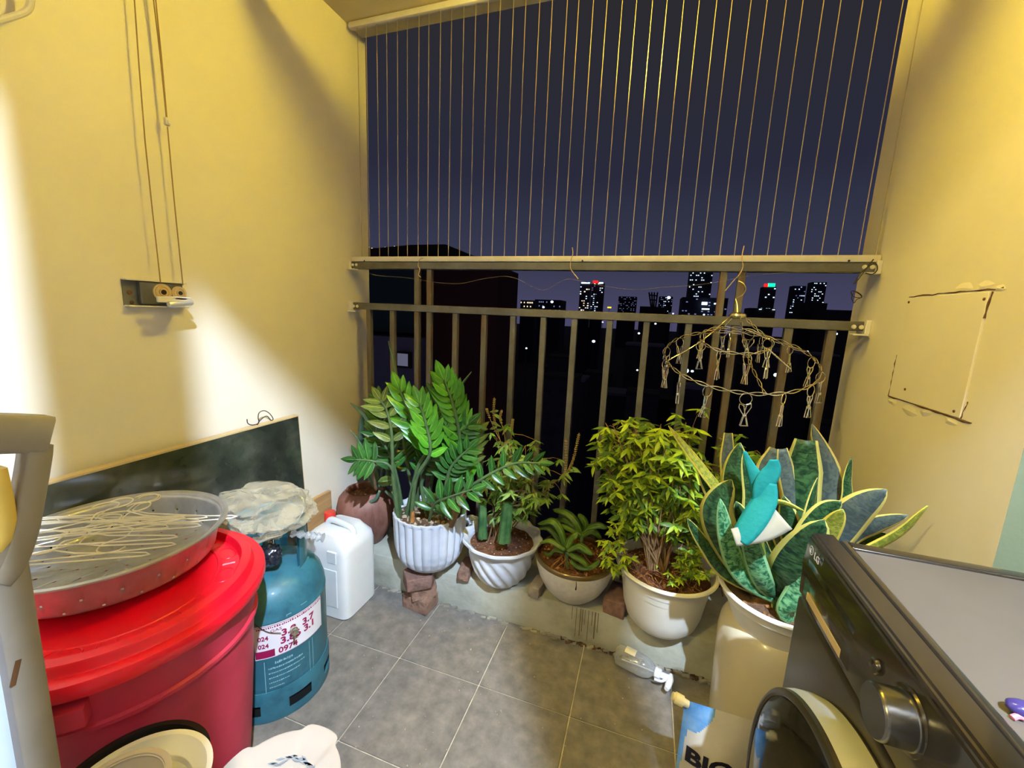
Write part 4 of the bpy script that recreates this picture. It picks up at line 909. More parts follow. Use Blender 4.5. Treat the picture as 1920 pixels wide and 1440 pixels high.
for (u, v, du, dv, L) in [(700, 868, -55, -5, .085), (700, 868, -30, 30, .075), (702, 862, 38, -18, .09), (700, 862, 15, -28, .075), (698, 870, 40, 10, .07), (708, 905, 40, -8, .1), (716, 850, 35, 18, .09), (722, 880, 30, -20, .09)]:
    p = pt(u, v, 1.36); q = pt(u+du, v+dv, 1.34); inst(LM['zz_bright' if du < 0 else 'zz_old'], 'leaf', al, frame(p, q-p, (CAM-p), L))
obj('stem', MB().tube(spline([pt(705, 918, 1.42), pt(700, 890, 1.38), pt(700, 866, 1.36)], 4), [.007]*8+[.005], 8), M['stemb'], al)
# --- herb with cactus stumps
def shrub(root, base, targets, kind, kinds2, L, per, seed, r=.0035, nstuff=0, limit=300, droop=.3, stemm='stemb', box=None, whorl=7, wspread=.03):
    """stems from the soil to each target with whorls of leaves along and at the end"""
    R = random.Random(seed); leaves = []
    mb_t = MB()
    for (tp, yy) in targets:
        T = pt(tp[0], tp[1], yy); B = Vector(base)+Vector((R.uniform(-.03, .03), R.uniform(-.03, .03), 0))
        mid = B.lerp(T, .5)+Vector((R.uniform(-.03, .03), R.uniform(-.02, .02), .03)); P = spline([B, mid, T], 6); N = len(P)
        mb_t.tube(P, [r*(1-.7*i/(N-1)) for i in range(N)], 5, cap=False)
        for k in range(per):
            t = R.uniform(.5, 1) if k else 1; f_ = t*(N-1); i = min(int(f_), N-2); p = P[i].lerp(P[i+1], f_-i)
            tw = p+Vector((R.gauss(0, wspread), R.gauss(0, wspread*.8), R.gauss(0, wspread)))
            if (tw-p).length > .01: mb_t.tube([p, p.lerp(tw, .5)+Vector((0, 0, .006)), tw], [.0012, .001, .0007], 4, cap=False)
            a0 = R.random()*6
            for j in range(whorl):
                a = a0+2*PI*j/whorl+R.uniform(-.3, .3); el = R.uniform(-droop-.4, .55-droop)
                dr = Vector((math.cos(a)*math.cos(el), math.sin(a)*math.cos(el), math.sin(el))); leaves.append((tw, dr, L*R.uniform(.6, 1.15)))
    R.shuffle(leaves); leaves.sort(key=lambda l: (l[0]-CAM).length+R.uniform(-.05, .05))
    o = obj('stems', mb_t, M[stemm], root); o['kind'] = 'stuff'
    for n_, (p, dr, s) in enumerate(leaves[:limit]):
        kk = kind if R.random() > kinds2[1] else kinds2[0]
        inst(LM[kk], 'leaf', root, frame(p, dr, UPZ+Vector((R.uniform(-.5, .5), R.uniform(-.8, .1), 0)), s))
    rest = leaves[limit:]
    if rest:
        for kk, sub in ((kind, rest[::2]), (kinds2[0], rest[1::2])):
            mb = MB(); mb.uv = mb.bm.loops.layers.uv.new('UVMap'); src = LM[kk]; uvl = src.uv_layers[0].data
            for p, dr, s in sub:
                mx = frame(p, dr, UPZ+Vector((R.uniform(-.5, .5), R.uniform(-.8, .1), 0)), s); vs = [mb.bm.verts.new(mx @ v.co) for v in src.vertices]
                for f in src.polygons:
                    nf = mb.bm.faces.new([vs[i] for i in f.vertices])
                    for l, li in zip(nf.loops, f.loop_indices): l[mb.uv].uv = uvl[li].uv
            o = obj('foliage', mb, M[kk], root, fixn=False); o['kind'] = 'stuff'
hb_ = thing('herb_bush', (P3[0], P3[1], P3[2]+.165), 'bushy grey-green herb with drooping narrow leaves in the spiral pot', 'potted plant')
tg = [((930, 820), 1.42), ((955, 830), 1.36), ((985, 835), 1.38), ((1005, 850), 1.4), ((1020, 880), 1.4), ((1040, 905), 1.4), ((975, 860), 1.32), ((945, 870), 1.32), ((1000, 890), 1.34), ((985, 920), 1.33), ((940, 905), 1.36), ((1010, 925), 1.38), ((915, 860), 1.45), ((960, 800), 1.44), ((975, 945), 1.34), ((930, 930), 1.38), ((1025, 860), 1.44), ((955, 925), 1.4), ((1000, 870), 1.45)]
shrub(hb_, (P3[0]-.02, P3[1], P3[2]+.17), tg, 'herb', ('chili_d', .2), .04, 9, 5, nstuff=0, limit=290, droop=.5, whorl=7, wspread=.026)
def spike(root, pts, y, n, twig=True):
    P = spline([pt(u, v, y) for u, v in pts], 5); mb = MB().tube(P, .0014, 5); mb2 = MB(); R = random.Random(int(pts[-1][0]))
    for i in range(n):
        t = .55+.45*i/n; f_ = t*(len(P)-1); k = min(int(f_), len(P)-2); p = P[k].lerp(P[k+1], f_-k)
        for a in range(4): mb2.box(p+Vector((math.cos(a*1.57+i)*.004, math.sin(a*1.57+i)*.004, 0)), (.0035, .0035, .003), .001, rot=Matrix.Rotation(R.random()*3, 3, 'X'))
    s = obj('seed_stalk', mb, M['stemb'], root); o = obj('seed_heads', mb2, M['seed'], s); o['kind'] = 'stuff'
spike(hb_, [(945, 850), (935, 815), (926, 780), (927, 745)], 1.42, 14); spike(hb_, [(940, 830), (925, 800), (915, 775), (912, 765)], 1.42, 8); spike(hb_, [(950, 850), (945, 810), (938, 785), (941, 768)], 1.42, 10)
spike(hb_, [(955, 850), (958, 820), (960, 800), (962, 785)], 1.44, 12); spike(hb_, [(1020, 912), (1045, 900), (1060, 885), (1061, 822)], 1.42, 18); spike(hb_, [(1020, 912), (1050, 898), (1072, 870), (1086, 812)], 1.42, 22)
R = random.Random(2)
for (u, v) in [(1065, 880), (1072, 875), (1058, 885), (1068, 885), (1078, 882), (1045, 900), (1028, 905), (1040, 912), (920, 790), (932, 800), (925, 775), (940, 805), (915, 805), (935, 770)]:
    p = pt(u, v, 1.42); a = R.random()*6; inst(LM['herb'], 'leaf', hb_, frame(p, Vector((math.cos(a), .2*math.sin(a), -.6+R.random()*.6)), CAM-p, .045))
ct = thing('cactus_stump', (P3[0], P3[1], P3[2]+.165), 'pair of cut green cactus stumps in the spiral pot', 'cactus')
for (u0, v0, u1, v1, r, y) in ((905, 1003, 905, 945, .021, 1.37), (945, 1010, 952, 945, .026, 1.33)):
    a, b = pt(u0, v0, y), pt(u1, v1, y); n_ = 48; mb = MB(); V = []
    for i in range(7):
        t = i/6; p = a.lerp(b, t)-Vector((0, 0, .01*(1-t)))
        for k in range(n_):
            an = 2*PI*k/n_; rr = r*(.72+.28*abs(math.cos(2*an+.4))**.7)*(1-.22*t)*(1+.06*math.sin(i*2+k)); V.append(p+Vector((rr*math.cos(an), rr*math.sin(an), 0)))
    mb.pts(V, [[i*n_+k, i*n_+(k+1) % n_, (i+1)*n_+(k+1) % n_, (i+1)*n_+k] for i in range(6) for k in range(n_)]+[[6*n_+k for k in range(n_)]])
    obj('stump', mb, M['cactus'], ct)
# --- orchids
oc = thing('orchid_plant', (P5[0], P5[1], P5[2]+.15), 'small orchids with arching strap leaves in the ceramic bowl', 'orchid')
OL = [([(1063, 1032), (1052, 995), (1035, 975), (1008, 982)], .024, 1.36), ([(1061, 1030), (1045, 1005), (1028, 988), (1010, 990)], .022, 1.38), ([(1060, 1032), (1068, 1012), (1076, 1002), (1083, 998)], .026, 1.34), ([(1060, 1030), (1048, 1022), (1030, 1012), (1012, 1018)], .018, 1.33), ([(1064, 1032), (1085, 1022), (1100, 1030), (1112, 1040)], .022, 1.33), ([(1064, 1034), (1075, 1040), (1095, 1052), (1105, 1068)], .02, 1.33),
      ([(1092, 1003), (1082, 980), (1062, 960), (1036, 955)], .026, 1.44), ([(1090, 1003), (1075, 985), (1055, 972), (1033, 978)], .022, 1.46), ([(1094, 1001), (1098, 985), (1094, 972), (1084, 964)], .024, 1.45), ([(1092, 1003), (1105, 988), (1122, 983), (1140, 990)], .024, 1.43), ([(1092, 1004), (1108, 994), (1118, 998), (1128, 1010)], .022, 1.42), ([(1090, 1004), (1075, 994), (1055, 985), (1045, 990)], .02, 1.43), ([(1058, 1034), (1040, 1030), (1030, 1038), (1020, 1036)], .016, 1.35), ([(1070, 1050), (1085, 1062), (1108, 1062), (1125, 1050)], .018, 1.33), ([(1062, 1034), (1072, 1022), (1090, 1030), (1100, 1038)], .018, 1.35)]
for pts, w, y in OL: blade(oc, [pt(u, v, y+.01*i*(1 if u < 1070 else 0)) for i, (u, v) in enumerate(pts)], w*1.3, M['orchid'], fold=.22, facing=Vector((0, -.5, 1)), prof=lambda t: (.7+.5*t if t < .6 else 1)*(max(0, 1-t**5))**.5, thick=.0015)
obj('stem', MB().tube([pt(1064, 1065, 1.36), pt(1062, 1032, 1.36)], [.006, .007], 8), M['stemg'], oc); obj('stem', MB().tube([pt(1090, 1030, 1.42), pt(1091, 1003, 1.44)], [.006, .007], 8), M['stemg'], oc)
mb = MB(); R = random.Random(8)
for i in range(26):
    b0 = pt(R.choice((1062, 1091)), R.uniform(1020, 1040), 1.38); mb.tube(spline([b0, b0+Vector((R.uniform(-.02, .02), R.uniform(-.03, .02), -.015)), Vector((b0.x+R.uniform(-.05, .05), b0.y+R.uniform(-.05, .04), P5[2]+.155))], 3), .0012, 4)
o = obj('roots', mb, M['straw'], oc); o['kind'] = 'stuff'
# --- chili bush in the tub
cb = thing('lime_bush', (P4[0], P4[1], P4[2]+.2), 'bushy plant with lime green narrow leaves in the plastic tub', 'potted plant')
tg = []; R = random.Random(17)
for _ in range(52): tg.append(((R.uniform(1122, 1300), R.uniform(785, 880)), R.uniform(1.30, 1.5)))
for _ in range(22): tg.append(((R.uniform(1170, 1325), R.uniform(860, 975)), R.uniform(1.33, 1.5)))
for _ in range(7): tg.append(((R.uniform(1132, 1175), R.uniform(900, 960)), R.uniform(1.33, 1.42)))
shrub(cb, (P4[0]-.025, P4[1], P4[2]+.2), tg, 'chili', ('chili_d', .25), .044, 7, 6, r=.004, limit=270, droop=.25, whorl=7, wspread=.024)
tl = thing('lime_sprigs', (P4[0], P4[1], P4[2]+.2), 'low lime green sprigs trailing over the left edge of the plastic tub', 'sprigs')
shrub(tl, (P4[0]-.11, P4[1]-.03, P4[2]+.19), [((1150, 990), 1.33), ((1140, 1015), 1.31), ((1150, 1040), 1.3), ((1135, 1050), 1.3), ((1165, 1020), 1.32), ((1145, 1075), 1.29), ((1160, 1000), 1.34), ((1128, 1030), 1.32)], 'chili', ('chili_d', .3), .03, 4, 9, r=.0015, limit=200, droop=.3, whorl=6, wspread=.014)
tr = thing('green_sprigs', (P4[0]+.08, P4[1], P4[2]+.2), 'low feathery green sprigs at the right side of the plastic tub', 'sprigs')
shrub(tr, (P4[0]+.07, P4[1]-.02, P4[2]+.19), [((1290, 1040), 1.33), ((1310, 1060), 1.32), ((1280, 1075), 1.29), ((1300, 1085), 1.29), ((1265, 1060), 1.31), ((1315, 1030), 1.35), ((1285, 1010), 1.37), ((1260, 1085), 1.28), ((1320, 1075), 1.31), ((1305, 990), 1.38)], 'chili_d', ('chili', .4), .024, 5, 10, r=.0015, limit=260, droop=.1, whorl=7, wspread=.014)
bk = thing('background_bush', (.35, 1.5, CZ), 'darker leafy sprays behind the snake plant by the railing', 'sprays')
shrub(bk, (.36, 1.5, .25), [((1345, 840), 1.48), ((1370, 850), 1.48), ((1400, 860), 1.48), ((1425, 850), 1.48), ((1340, 880), 1.48), ((1310, 850), 1.48), ((1440, 880), 1.48), ((1350, 820), 1.5), ((1330, 910), 1.46), ((1310, 930), 1.42)], 'chili_d', ('chili', .3), .05, 5, 12, r=.003, limit=180, droop=.2, whorl=6, wspread=.025)

# --- snake plant
sk = thing('snake_plant', (P6[0], P6[1], P6[2]+.125), 'large snake plant with broad yellow edged banded leaves', 'potted plant')
LV = [  # pixels of the centre line, depth at base and tip, width in m, material, twist, profile
    ([(1437, 1140), (1400, 1085), (1368, 1020), (1350, 935)], 1.08, 1.02, .050, 'snake_l', .3),
    ([(1448, 1150), (1436, 1100), (1412, 1040), (1402, 968)], 1.08, 1.00, .052, 'snake_l', -.2),
    ([(1460, 1150), (1470, 1100), (1500, 1050), (1545, 975)], 1.10, .98, .105, 'snake', .35),
    ([(1490, 1090), (1500, 1000), (1505, 900), (1512, 826)], 1.2, 1.2, .086, 'snake', .1),
    ([(1510, 1090), (1545, 1000), (1560, 900), (1522, 795)], 1.22, 1.22, .070, 'snake_g', .2),
    ([(1560, 1040), (1588, 940), (1590, 900), (1596, 858)], 1.2, 1.2, .026, 'snake', .5),
    ([(1500, 1090), (1570, 1000), (1610, 955), (1662, 918)], 1.1, 1.02, .078, 'snake_g', .2),
    ([(1510, 1090), (1590, 1010), (1640, 985), (1702, 966)], 1.15, 1.05, .045, 'snake_g', .2),
    ([(1530, 1090), (1620, 1040), (1690, 1000), (1740, 948)], 1.15, 1.06, .032, 'snake_y', .9),
    ([(1470, 1110), (1510, 1020), (1545, 965), (1577, 940)], 1.1, 1.06, .062, 'snake', .4),
    ([(1440, 1110), (1385, 1000), (1375, 900), (1388, 830)], 1.22, 1.24, .078, 'snake', -.2),
    ([(1440, 1110), (1385, 990), (1366, 890), (1366, 812)], 1.26, 1.3, .040, 'snake_g', .2),
    ([(1440, 1120), (1365, 950), (1320, 880), (1253, 798)], 1.2, 1.12, .036, 'snake_y', .7),
    ([(1440, 1120), (1370, 980), (1335, 915), (1310, 872)], 1.2, 1.16, .052, 'snake', .4),
    ([(1440, 1130), (1370, 1040), (1340, 960), (1372, 900)], 1.12, 1.06, .088, 'snake', -.25),
    ([(1440, 1130), (1370, 1080), (1325, 1025), (1288, 972)], 1.15, 1.1, .040, 'snake', .3),
    ([(1450, 1110), (1420, 1000), (1412, 920), (1395, 846)], 1.16, 1.16, .052, 'snake', .5),
    ([(1470, 1110), (1462, 1000), (1440, 900), (1456, 842)], 1.24, 1.26, .060, 'snake_g', .1),
    ([(1470, 1110), (1495, 990), (1478, 900), (1468, 842)], 1.2, 1.2, .040, 'snake_g', .3),
    ([(1480, 1110), (1505, 1030), (1520, 960), (1533, 896)], 1.12, 1.1, .036, 'snake', .9),
    ([(1450, 1110), (1425, 980), (1455, 945), (1508, 958)], 1.1, 1.04, .028, 'snake_y', 1.0),
    ([(1490, 1120), (1530, 1040), (1560, 990), (1580, 955)], 1.06, 1.0, .052, 'snake_y', .3),
    ([(1500, 1090), (1570, 1040), (1620, 1020), (1660, 1000)], 1.2, 1.1, .055, 'snake', .2),
    ([(1475, 1150), (1500, 1110), (1515, 1060), (1530, 1010)], 1.05, 1.02, .055, 'snake_l', .3),
    ([(1440, 1120), (1420, 1050), (1400, 990), (1380, 940)], 1.14, 1.12, .055, 'snake', .2),
    ([(1470, 1120), (1490, 1060), (1480, 990), (1470, 930)], 1.16, 1.14, .060, 'snake', -.3),
    ([(1440, 1140), (1385, 1070), (1355, 1000), (1342, 960)], 1.16, 1.14, .03, 'snake_y', 1.1),
    ([(1480, 1110), (1450, 1000), (1430, 900), (1425, 870)], 1.26, 1.28, .05, 'snake', .3),
    ([(1500, 1100), (1540, 1000), (1500, 880), (1490, 850)], 1.28, 1.3, .04, 'snake_y', .4)]
R = random.Random(31)
for i, (pts, ya_, yb_, w, mm, tw) in enumerate(LV):
    P = [pt(u, v, ya_+(yb_-ya_)*k/(len(pts)-1)) for k, (u, v) in enumerate(pts)]
    a = R.random()*6; b0 = Vector((P6[0]+.05*math.cos(a)+(P[0].x-P6[0])*.5, P6[1]+.04*math.sin(a)+(P[0].y-P6[1])*.3, P6[2]+.12)); 
    if P[0].z > b0.z+.03: P = [b0]+P
    else: P[0] = b0
    trunc = i in (3, 11, 18, 17)
    pr = (lambda t: (.35+.65*min(1, t*1.8))*(1 if t < .8 else 1-(t-.8)*2.2)) if trunc else (lambda t: (.35+.65*math.sin(PI/2*min(1, t*1.7)))*(max(0, 1-t**4.5))**.75)
    blade(sk, P, w, M[mm], fold=.22, tw=tw, prof=pr, thick=.0028, nc=6, end=.03)

# --- turquoise face mask hanging in the leaves
mk = thing('face_mask', pt(1420, 930, 1.0), 'crumpled turquoise face mask with white edge caught on the snake plant', 'face mask')
def strap(pts, w, m, name, tw=0, y0=.98, y1=.98, seed=0, prof=None):
    R = random.Random(seed); return blade(mk, [pt(u, v, y0+(y1-y0)*k/(len(pts)-1)+R.uniform(-.006, .006)) for k, (u, v) in enumerate(pts)], w, M[m], name=name, fold=.12, tw=tw, thick=.0015, nc=6, prof=prof or (lambda t: 1))
strap([(1396, 846), (1404, 868), (1414, 890), (1424, 915), (1432, 945)], .05, 'mask', 'cloth_fold', .3, prof=lambda t: .12+.9*t, y0=.99)
strap([(1452, 862), (1450, 880), (1440, 900), (1428, 922), (1420, 950)], .045, 'mask', 'cloth_fold', -.4, y0=.965, prof=lambda t: .35+.55*math.sin(PI*t))
strap([(1438, 905), (1434, 935), (1418, 965), (1398, 995), (1384, 1012)], .048, 'mask', 'cloth_body', .15, y0=.97, y1=.95, prof=lambda t: .75+.3*math.sin(PI*t))
strap([(1400, 1004), (1425, 985), (1450, 968), (1460, 962)], .04, 'mask', 'cloth_fold', .2, y0=.96, y1=.97)
strap([(1376, 1008), (1400, 1004), (1435, 994), (1470, 974)], .046, 'maskwhite', 'white_lining', .1, y0=.945, y1=.955, prof=lambda t: .8+.2*t)

# ================================================================ clip hanger on the railing
hc = pt(1383, 672, 1.37)
h = thing('clip_hanger', pt(1383, 560, 1.5), 'round wire sock hanger with many metal clips hanging from the top rail', 'clip hanger')
cap = pt(1383, 590, 1.45)
hook = spline([cap, pt(1382, 570, 1.47), pt(1380, 560, 1.48), pt(1392, 553, 1.50), pt(1398, 542, 1.52), pt(1394, 532, 1.54), pt(1385, 527, 1.55)], 6)
obj('hook', MB().tube(hook, .0022, 8), M['brass'], h)
obj('cap', MB().lathe([(0, .008), (.014, .007), (.024, .002), (.026, -.004), (.022, -.01), (.01, -.013), (0, -.013)], cap, 32), M['brass'], h)
TI = Matrix.Rotation(math.radians(21), 3, 'X')
def ringpt(c, r, a, dz=0): return c + TI @ Vector((r*math.cos(a), r*math.sin(a), dz))
oc_ = hc; ic_ = pt(1378, 637, 1.40)
mb = MB()
for ph, rr in ((0, .205), (PI, .205)): mb.tube([ringpt(oc_, rr, a, .005*math.sin(14*a+ph)) for a in [2*PI*i/168 for i in range(168)]], .0015, 6, True)
obj('outer_ring', mb, M['brass'], h)
mb = MB()
for ph, rr in ((0, .098), (PI, .098)): mb.tube([ringpt(ic_, rr, a, .004*math.sin(8*a+ph)) for a in [2*PI*i/96 for i in range(96)]], .0015, 6, True)
obj('inner_ring', mb, M['brass'], h)
for a in (.35, 1.8, 3.4, 4.9):
    A, B_, C_ = cap+Vector((.02*math.cos(a), .02*math.sin(a), -.004)), ringpt(ic_, .099, a), ringpt(oc_, .205, a); P = spline([A, B_, C_], 9)
    mb = MB(); N = len(P)
    for ph in (0, PI): mb.tube([p+Vector((.0028*math.cos(i*1.4+ph), .0028*math.sin(i*1.4+ph), .0028*math.cos(i*1.4+ph))) for i, p in enumerate(P)], .0011, 5)
    obj('arm', mb, M['brass'], h)
def peg_mesh(v):
    mb = MB(); r = .015
    mb.tube([Vector((r*math.cos(a), 0, -.012+r*math.sin(a))) for a in [2*PI*i/22 for i in range(22)]], .0011, 6, True)
    s = 1 if v == 0 else .5
    for y in (-1, 1):
        mb.tube([(y*.012*s+.003*y, y*.003, -.024), (y*.016*s, y*.003, -.034), (y*.005, y*.002, -.052), (y*.0035, y*.003, -.058), (y*.009, y*.003, -.083), (-y*.009, y*.003, -.083), (-y*.0035, y*.003, -.060), (0, y*.002, -.050), (y*.004*s, y*.003, -.030), (y*.012*s+.003*y, y*.003, -.024)], .00135, 6)
    mb.lathe([(0, .0045), (.0042, .004), (.0042, -.004), (0, -.0045)], (0, 0, -.057), 12, Matrix.Rotation(PI/2, 4, 'X')); return mb
pm = []
for v in (0, 1):
    o = obj('clip', peg_mesh(v), M['chrome'], None); pm.append(o.data); bpy.data.objects.remove(o)
R = random.Random(14)
for i in range(14): 
    p = ringpt(oc_, .205, 2*PI*(i+.45)/14, -.002); inst(pm[i % 2], 'clip', h, Matrix.Translation(p+Vector((0, 0, -.002))) @ RZ(R.random()*6) @ Matrix.Rotation(R.uniform(-.15, .15), 4, 'Y'))
for i in range(8):
    p = ringpt(ic_, .098, 2*PI*(i+.3)/8, -.002); inst(pm[(i+1) % 2], 'clip', h, Matrix.Translation(p+Vector((0, 0, -.002))) @ RZ(R.random()*6) @ Matrix.Rotation(R.uniform(-.15, .15), 4, 'Y'))
P = spline([pt(1440, 655, 1.32), pt(1452, 665, 1.32), pt(1466, 678, 1.32), pt(1482, 692, 1.32)], 5); obj('chain', MB().tube(P, [.0018+.0012*(i % 2) for i in range(len(P))], 6), M['chrome'], h)

# ================================================================ washing machine
WX0, WX1, WY0, WY1, WT = .295, .90, .185, .785, .85
wm = thing('washing_machine', ((WX0+WX1)/2, (WY0+WY1)/2, 0), 'graphite front loading washing machine with metal knob at the right', 'washing machine')
obj('cabinet', MB().b2((WX0+.02, WY0, .02), (WX1, WY1-.004, .835), .006, 2), M['w_body'], wm)
obj('front_panel', MB().b2((WX0, WY0, .03), (WX0+.03, WY1+.01, .728), .008, 3), M['w_body'], wm)
# control panel with a slightly raked face
mb = MB(); pr = [(WX0+.0, .733), (WX0-.002, .79), (WX0+.001, .842), (WX0+.007, .849), (WX0+.037, .851), (WX0+.037, .733)]
V = [Vector((x, y, z)) for y in (WY0, WY1+.008) for x, z in pr]; k = len(pr)
mb.pts(V, [list(range(k))[::-1], list(range(k, 2*k))]+[[i, (i+1) % k, k+(i+1) % k, k+i] for i in range(k)])
bmesh.ops.bevel(mb.bm, geom=[e for e in mb.bm.edges], offset=.003, segments=2, affect='EDGES'); obj('control_panel', mb, M['w_dark'], wm, angle=30)
# top lid: glossy surround and inset sheet
mb = MB(); mb.b2((WX0+.039, WY0, .83), (WX0+.053, WY1-.002, .848), .004, 3); mb.b2((WX0+.05, WY1-.024, .83), (WX1, WY1-.002, .848), .004, 3); mb.b2((WX1-.02, WY0, .83), (WX1, WY1-.002, .848), .004, 3)
obj('top_surround', mb, M['w_dark'], wm)
obj('top_sheet', MB().b2((WX0+.052, WY0, .828), (WX1-.02, WY1-.022, .844), .003, 2), M['w_top'], wm)
dr = obj('detergent_drawer', MB().b2((WX0-.0015, .60, .742), (WX0+.01, .775, .812), .004, 2), M['w_dark'], wm)
obj('recess_reflection', MB().b2((WX0-.0022, .625, .744), (WX0+.002, .755, .758), .001), M['edge'], dr)  # tan strip: the wall's reflection in the drawer recess, put in as colour
RX_ = Matrix.Rotation(-PI/2, 4, 'Y')   # lathe axis towards -x
kc = Vector((WX0, .483, .797))
kb = obj('knob', MB().lathe([(.031, 0), (.031, .002), (.0285, .003), (.0275, .004), (.0275, .027), (.0268, .030), (.0255, .0312), (0, .0312)], kc, 72, RX_), M['w_knob'], wm)
obj('bezel', MB().lathe([(.028, .003), (.0325, .0026), (.0335, 0)], kc, 72, RX_), M['w_dark'], kb)
obj('button', MB().lathe([(0, .006), (.008, .0055), (.0092, .004), (.0095, 0)], (WX0, .546, .803), 32, RX_), M['w_dark'], wm)
# door: deep ring standing proud of the front, smoked glass
dc = Vector((WX0, .488, .447))
dn = obj('door', MB().lathe([(.262, -.004), (.264, .002), (.262, .008), (.258, .010)], dc, 128, RX_), M['groove'], wm)
obj('door_ring', MB().lathe([(.264, .004), (.2665, .016), (.266, .030), (.263, .043)], dc, 128, RX_), M['silver'], dn)
obj('door_rim', MB().lathe([(.263, .043), (.262, .049), (.258, .0525), (.254, .053), (.251, .0505)], dc, 128, RX_), M['w_body'], dn)
obj('door_glass', MB().lathe([(.252, .050), (.235, .0535), (.18, .057), (.1, .0585), (0, .059)], dc, 96, RX_), M['w_glass'], dn)
mb = MB()
def on_front(y, z): return lambda p: Vector((WX0-.0025-p.z, y-p.x, z+p.y))
text_into(mb, 'LG', .017, on_front(.742, .826), 0, .0002, .0001)
lc = Vector((WX0-.0022, .765, .828)); RI = RX_
mb.lathe([(.0065, .0002), (.0072, .0006), (.0078, .0002)], lc, 28, RX_); mb.tube([lc+Vector((-.0008, .001, .003)), lc+Vector((-.0008, .001, -.003)), lc+Vector((-.0008, -.002, -.003))], .0005, 4)
obj('logo', mb, M['w_logo'], wm, fixn=False)
for yy in (.23, .74): 
    for xx in (.34, .86): obj('foot', MB().lathe([(0, 0), (.022, 0), (.022, .012), (.016, .025)], (xx, yy, 0), 16), M['black'], wm)
t = thing('hair_clip', atz(1916, 1332, .846), 'small dark purple clip with a pink end on the washing machine', 'hair clip')
c0 = atz(1922, 1330, .852); obj('clip_body', blob(c0, (.014, .010, .007), 2, .15, 3), M['purple'], t)
obj('ribbon', MB().tube(spline([atz(1898, 1346, .846), atz(1908, 1343, .848), atz(1922, 1347, .848)], 4), .0025, 8), M['pink'], t)

# ================================================================ spray bottle lying by the kerb
Z0 = .031; a = atz(1156, 1226, Z0); b = atz(1228, 1262, Z0); ax = (b-a); ax.z = 0; ax.normalize(); L = .155
a = Vector((a.x, a.y, .0355))
def along(d, lat=0, up_=0): return a+ax*d+Vector((-ax.y, ax.x, 0))*lat+Vector((0, 0, up_))
Mz = Matrix(((-ax.y, 0, ax.x, 0), (ax.x, 0, ax.y, 0), (0, 1, 0, 0), (0, 0, 0, 1)))
sb = thing('spray_bottle', along(.06), 'clear spray bottle with white trigger lying on its side against the kerb', 'spray bottle')
obj('bottle', MB().lathe([(0, .003), (.026, .001), (.033, .006), (.0345, .014), (.0345, .085), (.033, .1), (.026, .118), (.016, .128), (.013, .134), (.013, .14)], a, 48, Mz), M['film'], sb)
mb = MB(); V = []
for i in range(9):
    an = .95+1.05*(i/8) 
    for d in (.03, .066): V.append(a + Mz @ Vector((.0352*math.cos(an), .0352*math.sin(an), d)))
mb.pts(V, [[2*i, 2*i+2, 2*i+3, 2*i+1] for i in range(8)]); obj('label', mb, M['label'], sb)
obj('collar', MB().lathe([(.0145, .132), (.017, .134), (.017, .15), (.013, .153), (0, .153)], a, 24, Mz, fn=lambda i, an, r, z: (r*(1+.03*math.cos(18*an)), z)), M['sprayer'], sb)
fw_ = -Vector((-ax.y, ax.x, 0))  # towards the viewer
hd = MB(); q0 = along(.15); 
hd.tube([q0, q0+ax*.02, q0+ax*.034-fw_*.004], [.010, .011, .011], 12); hd.tube([q0+ax*.030-fw_*.02, q0+ax*.032, q0+ax*.032+fw_*.03, q0+ax*.030+fw_*.045], [.006, .011, .010, .007], 12)
obj('spray_head', hd, M['sprayer'], sb)
obj('trigger', MB().tube(spline([q0+ax*.020+fw_*.008, q0+ax*.012+fw_*.022, q0+ax*.0+fw_*.028, q0-ax*.012+fw_*.030], 4), .0042, 8), M['sprayer'], sb)
obj('dip_tube', MB().tube([along(.02, 0, -.015), along(.08, 0, -.006), along(.15)], .0022, 8), M['sprayer'], sb)

# ================================================================ detergent pouch with BIO print
YP = .93
TL, TR = aty(1284, 1312, YP), aty(1414, 1352, YP); Hh = .255
xd = (TR-TL); wdt = xd.length; xd.normalize(); dn_ = (Vector((0, .0, -1))-xd*Vector((0, 0, -1)).dot(xd)).normalized()
nrm = xd.cross(dn_).normalized()
if nrm.dot(CAM-TL) < 0: nrm = -nrm
base_z = TL.z+dn_.z*Hh
pc = thing('detergent_pouch', (TL.x+.07, YP, max(0, base_z)), 'white and blue refill pouch printed BIO with ivory cap on the floor', 'pouch')
H2 = (min(TL.z, TR.z)-.001)/abs(dn_.z)
def pp(s, t, off): return TL+xd*(wdt*s)+dn_*(H2*t)+nrm*off
def sheet(sgn, nx=44, ny=60):
    V = []; F_ = []
    for j in range(ny+1):
        for i in range(nx+1):
            s, t = i/nx, j/ny; puff = .024*math.sin(PI*s)*min(1, t*2.2)+.003*math.sin(9*s+5*t)*t
            cut = max(0, .17-t)/.17*.0
            V.append(pp(s, t, sgn*puff))
    for j in range(ny):
        for i in range(nx): F_.append([j*(nx+1)+i, j*(nx+1)+i+1, (j+1)*(nx+1)+i+1, (j+1)*(nx+1)+i])
    return V, F_
mb = MB(); V, F_ = sheet(1); mb.pts(V, F_); V, F_ = sheet(-1); mb.pts(V, F_); mb.weld(1e-5)
for f_ in mb.bm.faces:
    cc = f_.calc_center_median()-TL; s, t = cc.dot(xd)/wdt, cc.dot(dn_)/H2
    f_.material_index = 1 if (t < .24 and s < .46-4.5*t*t) or (s < .11-.1*t and t < .7) else 0
obj('pouch_body', mb, [M['pouch_w'], M['pouch_b']], pc, angle=60)
mb = MB()
def onp(s0, t0): return lambda p: pp(s0+p.x/wdt, t0-p.y/H2, .024*math.sin(PI*min(1, max(0, s0+p.x/wdt)))*min(1, t0*2.2)+.0025+p.z)
